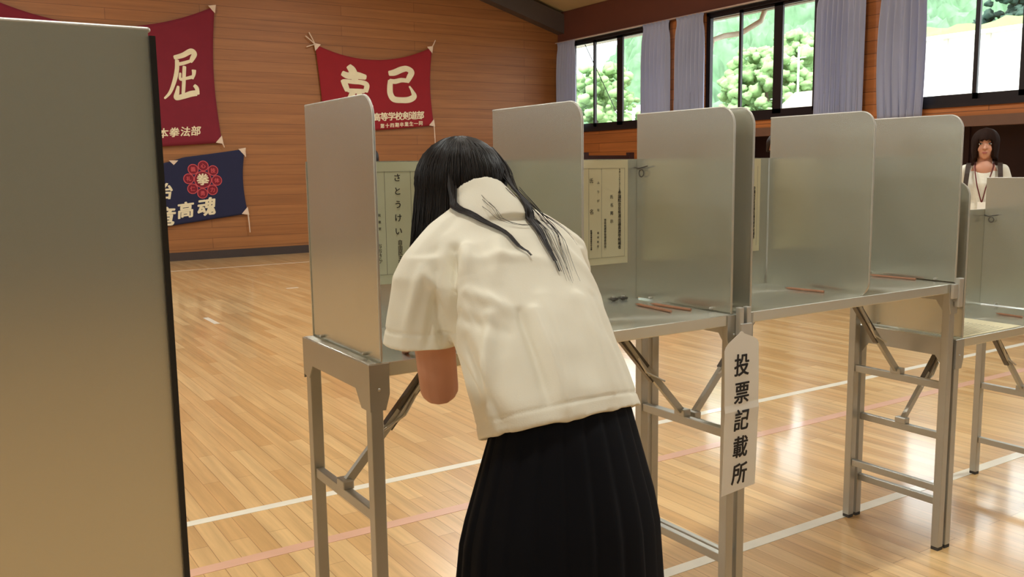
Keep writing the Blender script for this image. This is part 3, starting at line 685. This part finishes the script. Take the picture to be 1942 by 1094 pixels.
# ------------------------------------------------------------------ people
def hand(mb, wrist, direction, palm_n, side, curl=.5, s=1.0):
    """five fingers; side=+1 puts the thumb towards cross(direction, palm_n)"""
    d = Vector(direction).normalized(); n = Vector(palm_n); n = (n-d*n.dot(d)).normalized(); a = d.cross(n)*side
    w0 = Vector(wrist)
    mb.rings([[w0+d*t*s+a*wa*math.cos(q)*s+n*wn*math.sin(q)*s for q in [2*math.pi*i/12 for i in range(12)]] for t, wa, wn in ((-.01, .023, .018), (.02, .030, .016), (.05, .038, .014), (.08, .039, .012), (.088, .034, .009))])
    for k, (off, ln) in enumerate(((.029, .066), (.010, .074), (-.010, .069), (-.028, .055))):
        p = w0+d*.078*s+a*off*s; q = d.copy(); pts = [p]; axis = a
        for j, f in enumerate((.45, .30, .25)):
            ang = curl*(.7+.12*k)*(1 if j else .8); q = (q*math.cos(ang)+n*math.sin(ang)).normalized() if curl else q
            p = p+q*ln*f*s; pts.append(p)
        mb.chain(pts, [.0092*s, .0086*s, .008*s, .0068*s], 8)
    b = w0+d*.022*s+a*.026*s; td = (d*.55+a*.75+n*.25).normalized(); t2_ = (d*.85+a*.2+n*.45).normalized()
    mb.chain([b, b+td*.035*s, b+td*.035*s+t2_*.028*s, b+td*.035*s+t2_*.050*s], [.014*s, .011*s, .010*s, .0085*s], 8)
def head(mb, c, mtx, s=1.0):
    """skull, jaw, nose, lips, ears; mtx columns: right, forward, up"""
    c = Vector(c); T = lambda p: c+mtx @ (Vector(p)*s)
    def E(p, r): mb.ell(T(p), [x*s for x in r], mtx)
    E((0, -.010, .028), (.076, .094, .086)); E((0, .014, -.018), (.064, .074, .070)); E((0, .030, -.062), (.046, .052, .046)); E((0, .052, -.092), (.022, .022, .018))
    E((.034, .050, -.028), (.026, .026, .030)); E((-.034, .050, -.028), (.026, .026, .030))
    mb.chain([T((0, .082, .014)), T((0, .094, -.010)), T((0, .104, -.028))], [.007*s, .009*s, .011*s], 8)
    E((.010, .092, -.030), (.008, .010, .007)); E((-.010, .092, -.030), (.008, .010, .007))
    E((0, .079, -.055), (.022, .010, .006)); E((0, .078, -.065), (.019, .010, .007)); E((0, .074, .030), (.05, .014, .012))
    for q in (-1, 1): E((q*.076, -.002, -.008), (.010, .018, .030))
    return T
def face_parts(T, mtx, s, parent):
    for q in (-1, 1):
        e = MB().ell(T((q*.031, .0775, .006)), (.0135*s, .008*s, .006*s), mtx, 12, 8); eo = obj('eye', e, 'eye_white', parent, smooth=True)
        obj('iris', MB().ell(T((q*.031, .0835, .006)), (.0062*s, .004*s, .0060*s), mtx, 12, 8), 'iris', eo, smooth=True)
        obj('eyebrow', MB().chain([T((q*.016, .088, .024)), T((q*.031, .088, .029)), T((q*.046, .080, .025))], [.0022*s, .003*s, .0018*s], 6), 'hair_brown', parent, smooth=True)
        obj('eyelash', MB().chain([T((q*.018, .0835, .009)), T((q*.031, .0865, .0135)), T((q*.045, .079, .009))], [.0014*s, .0018*s, .0012*s], 6), 'iris', parent, smooth=True)
    obj('lips', MB().ell(T((0, .088, -.0575)), (.019*s, .0035*s, .004*s), mtx, 12, 8).ell(T((0, .087, -.064)), (.016*s, .004*s, .0042*s), mtx, 12, 8), 'lips', parent, smooth=True)
def head_shell(T, hem, thick=.012, nphi=48, nt=16, vol=1.08, face_open=True):
    """hair cap: phi around the head (0 = front), hem(phi) = height of its lower edge in head units"""
    mb = MB(); rs = []
    for k in range(nt+1):
        row = []
        for i in range(nphi):
            ph = 2*math.pi*i/nphi; zl = hem(ph); t = k/nt
            ztop = .122*vol; z = ztop+(zl-ztop)*(1-(1-t)**1.0 if zl < 0 else t)
            zz = max(-1, min(1, (z-.020)/(.102*vol))); r = math.sqrt(max(0.0, 1-zz*zz)) if zz > 0 else 1-.10*zz*zz
            wob = 1+.018*math.sin(ph*9+z*30)+.01*math.sin(ph*23)
            row.append(T((.090*vol*r*wob*math.sin(ph), -.006+.106*vol*r*wob*math.cos(ph), z)))
        rs.append(row)
    mb.rings(rs, cap=False); return mb
def standing_person(label, x, y, yaw, h, top, bottom, hairm, style='bob', pose=None, extras=None, skin='skin'):
    s = h/1.60; root = thing('person', label, 'person', (x, y, 0), yaw)
    I = Matrix.Identity(3); b = MB()
    hc = (0, .015, 1.475); J = dict(sh=(.122, 0, 1.282), el=(.178, -.03, 1.04), wr=(.19, .05, .83))
    if pose: J.update(pose)
    def S(p): return Vector(p)*s
    def el(c, a, bb, n=20): return [S((c[0]+a*math.cos(q), c[1]+bb*math.sin(q), c[2])) for q in [2*math.pi*i/n for i in range(n)]]
    b.rings([el((0, 0, .80), .13, .09), el((0, 0, .90), .165, .105), el((0, 0, 1.04), .118, .085), el((0, 0, 1.18), .132, .096), el((0, -.005, 1.28), .118, .078), el((0, -.008, 1.325), .07, .052), el((0, 0, 1.36), .05, .048)])
    b.chain([S((0, -.005, 1.30)), S((0, .0, 1.38)), S((0, .01, 1.44))], [.056*s, .050*s, .052*s]); T = head(b, S(hc), I, s)
    for q in (-1, 1):
        sh, e, wv = [Vector((J[k][0]*q, J[k][1], J[k][2])) for k in ('sh', 'el', 'wr')]
        b.chain([S(sh), S(sh.lerp(e, .4)), S(e), S(e.lerp(wv, .35)), S(wv)], [.048*s, .040*s, .033*s, .034*s, .023*s])
        d = (wv-e).normalized(); hand(b, S(wv), d, (-q, .2, 0), 1 if q > 0 else -1, .35, s)
        b.chain([S((q*.085, 0, .86)), S((q*.09, .005, .66)), S((q*.09, .01, .45)), S((q*.09, -.005, .28)), S((q*.09, 0, .08))], [.085*s, .072*s, .050*s, .047*s, .033*s])
        b.chain([S((q*.09, -.03, .04)), S((q*.10, .06, .03)), S((q*.105, .13, .022))], [.034*s, .032*s, .024*s])
    body = link('body', remeshed(b, .007, 2), M[skin], root, True)
    face_parts(T, I, s, body)
    if style == 'bob':
        def hem(ph):
            a = abs((ph+math.pi) % (2*math.pi)-math.pi)
            if a < .62: return .036+.006*math.sin(ph*14)
            if a < .95: return .036+(-.10-.036)*min(1, (a-.62)/.16)
            return -.115-.012*math.sin(ph*7)
    else:
        def hem(ph):
            a = abs((ph+math.pi) % (2*math.pi)-math.pi)
            return .060 if a < .8 else .060+(-.045-.060)*min(1, (a-.8)/.6)
    ho = obj('hair', head_shell(T, hem), hairm, root, smooth=True); so = ho.modifiers.new('s', 'SOLIDIFY'); so.thickness = .02*s; so.offset = -1
    # top
    c = MB()
    c.rings([el((0, 0, .80), .19, .125), el((0, 0, .90), .185, .120), el((0, 0, 1.04), .150, .108), el((0, .004, 1.18), .145, .112), el((0, -.003, 1.26), .130, .092), el((0, -.010, 1.300), .100, .066), el((0, -.014, 1.318), .085, .050)])
    for q in (-1, 1):
        sh, e = [Vector((J[k][0]*q, J[k][1], J[k][2])) for k in ('sh', 'el')]
        c.chain([S(sh), S(sh.lerp(e, .35)), S(sh.lerp(e, .62))], [.050*s, .056*s, .056*s], round_ends=True)
    link('blouse' if top == 'white_top' else 'shirt', remeshed(c, .008, 3), M[top], root, True)
    c = MB(); c.rings([el((0, 0, .93), .155, .105), el((0, 0, .84), .180, .118), el((0, 0, .74), .175, .112)])
    for q in (-1, 1): c.chain([S((q*.085, 0, .80)), S((q*.09, 0, .55)), S((q*.09, 0, .30)), S((q*.09, 0, .09))], [.092*s, .078*s, .066*s, .058*s])
    link('trousers', remeshed(c, .009, 2), M[bottom], root, True)
    for q in (-1, 1): obj('shoe', MB().chain([S((q*.09, -.04, .035)), S((q*.10, .06, .033)), S((q*.106, .145, .028))], [(.040*s, .036*s), (.042*s, .034*s), (.032*s, .027*s)]), 'shoe', root, smooth=True)
    if extras: extras(root, S, s, T)
    return root
def woman_extras(root, S, s, T):
    for q in (-1, 1):
        obj('bag_strap', MB().rings([[S((q*xx-.017, yy, zz)), S((q*xx+.017, yy, zz)), S((q*xx+.017, yy+.008, zz)), S((q*xx-.017, yy+.008, zz))] for xx, yy, zz in
            ((.108, -.11, 1.14), (.108, -.112, 1.24), (.106, -.07, 1.325), (.106, .0, 1.340), (.108, .070, 1.315), (.112, .104, 1.26), (.118, .122, 1.18), (.130, .124, 1.08), (.152, .11, 1.0), (.17, .02, .97))]), 'strap', root)
    obj('backpack', MB().rings([[S((cx_, cy_, z)) for cx_, cy_ in ((-w_, -.12), (w_, -.12), (w_*.9, -.12-dd), (-w_*.9, -.12-dd))] for z, w_, dd in ((.93, .11, .06), (.97, .13, .10), (1.20, .125, .10), (1.28, .09, .05))]), 'strap', root, bevel=.01)
    ld = MB(); ld.chain([S((-.062, -.02, 1.345)), S((-.066, .05, 1.320)), S((-.055, .100, 1.27)), S((-.02, .130, 1.15)), S((.0, .134, 1.045))], [.0045*s]*5, 6)
    ld.chain([S((.062, -.02, 1.345)), S((.064, .05, 1.320)), S((.058, .098, 1.27)), S((.040, .130, 1.17)), S((.005, .134, 1.045))], [.0045*s]*5, 6)
    lo = obj('lanyard', ld, 'lanyard', root, smooth=True)
    obj('name_badge', MB().box(*[v*s for v in (-.026, .030, .130, .137, .975, 1.045)]), 'paper_white', lo)
    nk = MB().ell(S((0, .046, 1.292)), (.064*s, .046*s, .066*s)); obj('neckline_skin', nk, 'skin', root, smooth=True)
standing_person('woman with brown bob, white top, backpack straps and lanyard behind the low booth', 6.955, 3.985, 2.07, 1.635, 'white_top', 'dark_cloth', 'hair_brown', 'bob', extras=woman_extras)
standing_person('distant black-haired person near the back wall, seen past the first booth side panel', 4.76, 10.78, 2.6, 1.65, 'dark_cloth', 'dark_cloth', 'hair', 'bob')
standing_person('dark-clothed person by the recess, a sliver of face left of the middle booth', 6.91, 6.02, 2.3, 1.68, 'dark_cloth', 'dark_cloth', 'hair', 'short')
# black video camera on a tripod, beside the woman
t = thing('video_camera', 'black video camera on a tripod, at the right of the woman in white', 'camera', (7.66, 4.19, 0), 2.2); t.scale = (1, 1, .935)
obj('camera_body', MB().box(-.07, .07, -.13, .13, 1.20, 1.32), 'black', t, bevel=.015)
obj('lens_barrel', MB().chain([(0, .13, 1.26), (0, .22, 1.26)], [.048, .052], 16, False), 'black', t, smooth=True)
obj('carry_handle', MB().chain([(0, -.09, 1.31), (0, -.08, 1.365), (0, .05, 1.375), (0, .09, 1.33)], [.010]*4, 8), 'metal_leg', t, smooth=True)
obj('tripod_head', MB().box(-.03, .03, -.03, .03, 1.10, 1.20), 'black', t, bevel=.005)
for k in range(3):
    a = k*2.094; obj('leg', MB().chain([(0, 0, 1.12), (.38*math.cos(a), .38*math.sin(a), .015)], [.014, .011], 8), 'black', t, smooth=True)
# dark wooden rack by the wall near the corner
t = thing('wooden_rack', 'dark wooden stand with a thin top rail, far back near the room corner', 'rack', (9.35, 12.3, 0))
for x_ in (0, 1.0): obj('post', MB().box(x_-.05, x_+.05, -.05, .05, 0, 1.62), 'dark_wood', t)
obj('top_rail', MB().box(0, 1.0, -.03, .03, 1.50, 1.57), 'dark_wood', t); obj('foot_board', MB().box(-.1, 1.1, -.2, .2, 0, .06), 'dark_wood', t)

# ---- the student bending over the first booth
student = thing('person', 'long-haired student in cream blouse and dark skirt, bending over a booth to write', 'person', (.87, 1.12, 0))
base = Vector((.87, 1.12, 0))
def Lc(p): return Vector(p)-base
def shift(mb): mb.v = [tuple(Vector(v)-base) for v in mb.v]; return mb
def ring(c, a, b, tdir, n=32, e=2.3, ldir=(1, 0, 0)):
    c = Vector(c); T_ = Vector(tdir).normalized(); L_ = Vector(ldir).normalized(); out = []
    for i in range(n):
        q = 2*math.pi*i/n; cs, sn = math.cos(q), math.sin(q)
        out.append(c+L_*a*math.copysign(abs(cs)**(2/e), cs)+T_*b*math.copysign(abs(sn)**(2/e), sn))
    return out
LS, RS = Vector((.742, 1.45, 1.200)), Vector((1.050, 1.45, 1.200))
LE, RE = Vector((.775, 1.475, .968)), Vector((1.115, 1.56, 1.005))
LW, RW = Vector((.905, 1.73, 1.003)), Vector((1.03, 1.79, 1.008))
HC = Vector((.877, 1.588, 1.335))
hfw = Vector((.05, .62, -.78)).normalized(); hr = Vector((1, -.06, 0)).normalized(); hu = hr.cross(hfw).normalized(); hr = hfw.cross(hu).normalized()
hm = Matrix((hr, hfw, hu)).transposed()
b = MB()
b.rings([ring((.845, 1.175, .80), .130, .080, (0, 1, 0)), ring((.855, 1.185, .88), .115, .075, (0, 1, -.2)), ring((.87, 1.215, .98), .100, .065, (0, .9, -.43)), ring((.878, 1.31, 1.09), .125, .075, (0, .85, -.5)),
         ring((.893, 1.41, 1.195), .130, .062, (0, .8, -.6)), ring((.895, 1.45, 1.235), .09, .045, (0, .75, -.66)), ring((.892, 1.475, 1.265), .05, .042, (0, .7, -.7))])
b.chain([(.893, 1.44, 1.24), (.888, 1.49, 1.295), HC-hu*.03-hfw*.02], [.050, .044, .046]); T = head(b, HC-hu*.038-hfw*.012, hm, .90)
for sh, e, wr, q in ((LS, LE, LW, -1), (RS, RE, RW, 1)):
    b.chain([sh+Vector((.012 if q < 0 else -.012, 0, -.02)), sh.lerp(e, .45), e, e.lerp(wr, .35), wr], [.036, .040, .037, .036, .025])
hand(b, LW, (.35, .93, -.06), (0, 0, -1), 1, .22); hand(b, RW, (-.45, .85, -.05), (-.3, 0, -1), -1, .75)
for q, kx in ((-1, .785), (1, .945)):
    b.chain([(.845+q*.065, 1.175, .80), (kx-.005*q, 1.165, .66), (kx, 1.155, .45), (kx, 1.13, .28), (kx, 1.12, .09)], [.062, .060, .050, .048, .034])
    b.chain([(kx, 1.09, .045), (kx, 1.18, .035), (kx, 1.25, .026)], [.034, .033, .025])
body = link('body', remeshed(shift(b), .0045, 2), M['skin'], student, True)
Tl = lambda p: T(p)-base
face_parts(Tl, hm, .90, body)
for kx in (.785, .945):
    obj('sock', shift(MB().chain([(kx, 1.132, .30), (kx, 1.125, .18), (kx, 1.12, .07)], [.052, .044, .040])), 'sock', student, smooth=True)
    obj('shoe', shift(MB().chain([(kx, 1.08, .036), (kx, 1.17, .036), (kx, 1.265, .030)], [(.038, .036), (.043, .036), (.034, .029)])), 'shoe', student, smooth=True)
# blouse
c = MB()
c.rings([ring((.868, 1.207, .948), .152, .104, (0, .9, -.36)), ring((.868, 1.225, .985), .149, .102, (0, .9, -.38)), ring((.872, 1.27, 1.045), .147, .100, (0, .88, -.42)), ring((.880, 1.325, 1.105), .150, .100, (0, .85, -.48)),
         ring((.888, 1.38, 1.160), .157, .096, (0, .82, -.53)), ring((.895, 1.425, 1.205), .160, .086, (0, .78, -.6)), ring((.895, 1.452, 1.236), .148, .070, (0, .75, -.66)), ring((.893, 1.468, 1.262), .110, .060, (0, .72, -.69)), ring((.892, 1.482, 1.282), .075, .055, (0, .7, -.71))])
# sleeves hang from the shoulders
c.rings([ring((.775, 1.447, 1.238), .028, .028, (0, 1, 0), e=2), ring((.752, 1.449, 1.225), .052, .052, (0, 1, 0), e=2), ring((.738, 1.452, 1.188), .058, .062, (0, 1, 0), e=2), ring((.730, 1.454, 1.12), .061, .072, (0, 1, 0), e=2), ring((.726, 1.455, 1.062), .067, .078, (0, 1, 0), e=2)])
c.rings([ring((1.015, 1.445, 1.238), .028, .028, (0, 1, 0), e=2), ring((1.036, 1.447, 1.223), .050, .050, (0, 1, 0), e=2), ring((1.050, 1.455, 1.185), .054, .060, (0, 1, .2), e=2), ring((1.062, 1.475, 1.12), .055, .066, (0, 1, .2), e=2), ring((1.082, 1.50, 1.065), .058, .070, (0, 1, .3), e=2)])
for q in (-1, 1):
    c.chain([(.896+q*.158, 1.452, 1.204+.004*q), (.896+q*.10, 1.465, 1.243), (.893+q*.04, 1.475, 1.268)], [.046, .048, .052])
# collar
c.rings([ring((.898, 1.450, 1.250), .105, .070, (0, .75, -.66), e=2), ring((.892, 1.472, 1.285), .082, .062, (0, .75, -.66), e=2), ring((.886, 1.494, 1.315), .064, .056, (0, .75, -.66), e=2), ring((.882, 1.505, 1.330), .060, .053, (0, .75, -.66), e=2)])
bl = remeshed(shift(c), .0038, 5)
# folds: (start, end, height, width) as ridges (+) or creases (-) running on the cloth
FOLD = [((.764, 1.387, 1.241), (.733, 1.351, 1.163), -.026, .012), ((.733, 1.351, 1.163), (.734, 1.348, 1.085), -.030, .013), ((.782, 1.375, 1.235), (.765, 1.335, 1.19), .009, .013),
        ((.79, 1.345, 1.215), (.90, 1.32, 1.20), .005, .014), ((.757, 1.32, 1.17), (.80, 1.26, 1.13), .007, .012), ((.745, 1.325, 1.13), (.79, 1.25, 1.09), -.006, .010),
        ((.805, 1.24, 1.143), (.791, 1.137, 1.014), -.006, .008), ((.83, 1.235, 1.14), (.815, 1.125, 1.0), .008, .011), ((.86, 1.26, 1.15), (.84, 1.13, 1.0), .005, .016),
        ((.762, 1.263, 1.135), (.718, 1.20, .985), .009, .012), ((.755, 1.30, 1.09), (.74, 1.18, .975), -.007, .010), ((.737, 1.328, 1.056), (.718, 1.235, 1.004), -.008, .010),
        ((.93, 1.25, 1.15), (.91, 1.14, 1.01), .006, .014), ((.97, 1.27, 1.14), (.975, 1.15, 1.0), -.005, .012), ((.95, 1.36, 1.25), (1.00, 1.30, 1.14), .005, .016),
        ((.727, 1.381, 1.161), (.70, 1.375, 1.07), -.006, .010), ((.70, 1.395, 1.21), (.675, 1.41, 1.09), .006, .012), ((.71, 1.39, 1.20), (.75, 1.37, 1.13), .006, .010), ((.84, 1.36, 1.25), (.80, 1.30, 1.19), .005, .014)]
SEW = []
NRM = [v.normal.copy() for v in bl.vertices]
for vi, v in enumerate(bl.vertices):
    p = v.co+base; h = 0
    for a, e, am, wd in FOLD:
        a, e = Vector(a), Vector(e); d = e-a; t = max(0, min(1, (p-a).dot(d)/d.length_squared)); q = a+d*t; dist = (p-q); dist2 = dist.length_squared
        nn = NRM[vi]; lat = (dist-nn*dist.dot(nn)).length
        if dist2 < .01: h += am*(1.55 if abs(am) < .012 else 1)*math.exp(-(lat/wd)**2)*(.35+.65*math.sin(math.pi*min(1, max(0, .12+t*.88))))*math.exp(-dist2/.004)
    h += .0035*noise.noise(p*9)+.0015*noise.noise(p*24)
    if p.x < .81 and p.y > 1.35 and p.z < 1.2: h -= .0022*math.exp(-((p.z-1.092)/.0028)**2)
    hs = (p-Vector((.868, 1.207, .948))).dot(Vector((0, .37, .93)))
    if p.z < 1.08 and p.y < 1.34: h -= .0020*math.exp(-((hs-.026)/.0028)**2)
    v.co += NRM[vi]*h
blouse = link('blouse', bl, M['blouse'], student, True)
def hem_tube(rg, r, name):   # stitched hem roll
    n = len(rg); mb = MB(); mb.chain([rg[i % n] for i in range(n+1)], [r]*(n+1), 6); return obj(name, shift(mb), 'blouse', blouse, smooth=True)
# skirt with pleats
sk = MB(); rs = []; npl = 22; n = npl*8
for k in range(15):
    t = k/14; z = .972-.54*t; cy = 1.205-.040*min(1, t*2); cx = .868-.033*min(1, t*2); a = .124+.040*min(1, t*3)+.032*t; bb = .078+.036*min(1, t*3)+.034*t
    row = []
    for i in range(n):
        q = 2*math.pi*i/n; ph = (i/8) % 1; pl = (ph if ph < .82 else (1-ph)/.18*.82)*.014*(.25+t)+.004*t*math.sin(q*5+2)
        row.append((cx+(a+pl)*math.cos(q), cy+(bb+pl)*math.sin(q), z+(-.018*math.sin(q) if k < 4 else -.018*math.sin(q)*max(0, 1-(k-4)/5))))
    rs.append(row)
sk.rings(rs, cap=False); so = obj('skirt', shift(sk), 'skirt', student, smooth=True); md = so.modifiers.new('s', 'SOLIDIFY'); md.thickness = .003; md.offset = -1
# hair: an inner mass plus many fine strands that leave the crown, round the skull and hang
CR = Vector((HC.x+.004, HC.y-.022, HC.z+.018)); RX, RY, RZ = .086, .100, .088
def hair_path(ph, k=1.0, ln=1.0, rnd=None):
    """ph: 0 = towards +Y (face side), +-pi = nape (towards the camera side)"""
    j = (lambda a: rnd.uniform(-a, a)) if rnd else (lambda a: 0)
    pts = []; dx, dy = math.sin(ph), math.cos(ph)
    for th in range(4, 101, 8):
        t = math.radians(th); s_ = math.sin(t)
        pts.append(CR+Vector((RX*k*s_*dx, RY*k*s_*dy, RZ*k*math.cos(t)))+Vector((j(.0008), j(.0008), j(.0008))))
    back = max(0, -dy); side = abs(dx)
    if dx < 0: zend = 1.135+.13*max(0, (back-.55))/.45*1.0
    else: zend = 1.19+.09*back
    if back > .80: zend = 1.292
    p = pts[-1].copy(); L = max(.0, (p.z-zend))*ln
    d = Vector((dx*.12, dy*.10, -1)).normalized()
    if dx > 0 and back < .8: d = Vector((-.05, dy*.1, -1)).normalized()
    for q in range(1, 8): pts.append(p+d*L*q/7+Vector((j(.002)*q/7*2, j(.002)*q/7*2, 0))+Vector((0, 0, 0)))
    return pts
hm_ = MB(); rs = []; cols = [hair_path(2*math.pi*i/64, .965) for i in range(64)]
rs = [[cols[i][k] for i in range(64)] for k in range(len(cols[0]))]
hm_.rings(rs, cap=False)
hair = obj('hair', shift(hm_), 'hair', student, smooth=True); md = hair.modifiers.new('s', 'SOLIDIFY'); md.thickness = .012; md.offset = -1
rnd = random.Random(11); st = MB()
def strand(mb, pts, r, n=3, taper=True):
    L = len(pts); rr = [r*(1-.75*(i/(L-1))**3) if taper else r for i in range(L)]; mb.chain(pts, rr, n, False)
for i in range(1500):
    ph = rnd.uniform(-math.pi, math.pi); strand(st, hair_path(ph, rnd.uniform(.975, 1.02), rnd.uniform(.8, 1.04), rnd), rnd.uniform(.0009, .0016))
# locks lying over the blouse, snapped to the cloth surface
bl.update(); bvh = BVHTree.FromPolygons([v.co+base for v in bl.vertices], [tuple(p.vertices) for p in bl.polygons])
def spline(P, n=22):
    P = [Vector(p) for p in P]; out = []; m_ = len(P)-1
    for i in range(n+1):
        u = i/n*m_; k = min(int(u), m_-1); f = u-k; a = P[max(k-1, 0)]; b_ = P[k]; c_ = P[k+1]; d_ = P[min(k+2, m_)]
        out.append(.5*((2*b_)+(c_-a)*f+(2*a-5*b_+4*c_-d_)*f*f+(-a+3*b_-3*c_+d_)*f**3))
    return out
def lock(P, count, spread, r=.0011, lift=.004, seed=0, ends=(.85, 1.0), tipspread=.3):
    rn = random.Random(seed)
    for _ in range(count):
        o1, o2 = rn.uniform(-1, 1)*spread, rn.uniform(-1, 1)*spread*.6; e = rn.uniform(*ends); tw = rn.uniform(-1, 1)*spread*tipspread
        base_pts = spline(P); pts = []; m_ = int(len(base_pts)*e)
        for i, p in enumerate(base_pts[:m_]):
            t = i/len(base_pts); w_ = (1-t)**.7; q = p+Vector((o1*w_+tw*t, -o2*w_*.4, o2*w_))
            if t > .12:
                loc, nrm, _, dd = bvh.find_nearest(q)
                if loc is not None: q = q.lerp(loc+nrm*(lift+abs(o2)*.35*w_+r), min(1, (t-.12)*5))
            pts.append(q)
        strand(st, pts, r, 4)
N0 = (.955, 1.50, 1.36)
lock([(.838, 1.520, 1.400), (.822, 1.492, 1.350), (.812, 1.462, 1.308), (.826, 1.418, 1.290), (.855, 1.374, 1.265), (.866, 1.330, 1.238), (.876, 1.305, 1.218)], 85, .010, seed=1, ends=(.62, 1.0), tipspread=.1)
lock([(.925, 1.535, 1.415), (.942, 1.495, 1.375), (.940, 1.450, 1.340), (.934, 1.404, 1.290), (.930, 1.365, 1.262), (.924, 1.330, 1.236), (.915, 1.270, 1.184)], 120, .012, seed=2, ends=(.55, 1.0), tipspread=.35)
lock([(.945, 1.51, 1.39), (.948, 1.46, 1.345), (.965, 1.43, 1.30), (.99, 1.405, 1.265), (1.01, 1.36, 1.22)], 12, .010, r=.0006, seed=3, ends=(.6, 1.0), tipspread=1.2)
lock([(.85, 1.49, 1.35), (.85, 1.43, 1.31), (.88, 1.39, 1.27), (.93, 1.385, 1.265), (.955, 1.41, 1.28)], 4, .018, r=.00045, seed=5, ends=(.7, 1.0))
lock([(.93, 1.45, 1.335), (.96, 1.40, 1.28), (.955, 1.35, 1.25), (.94, 1.29, 1.20), (.93, 1.26, 1.17)], 14, .022, r=.0006, seed=6, ends=(.6, 1.0), tipspread=1.0)
obj('hair_strands', shift(st), 'hair', hair, smooth=True)
bpy.data.scenes.remove(WORKBENCH)
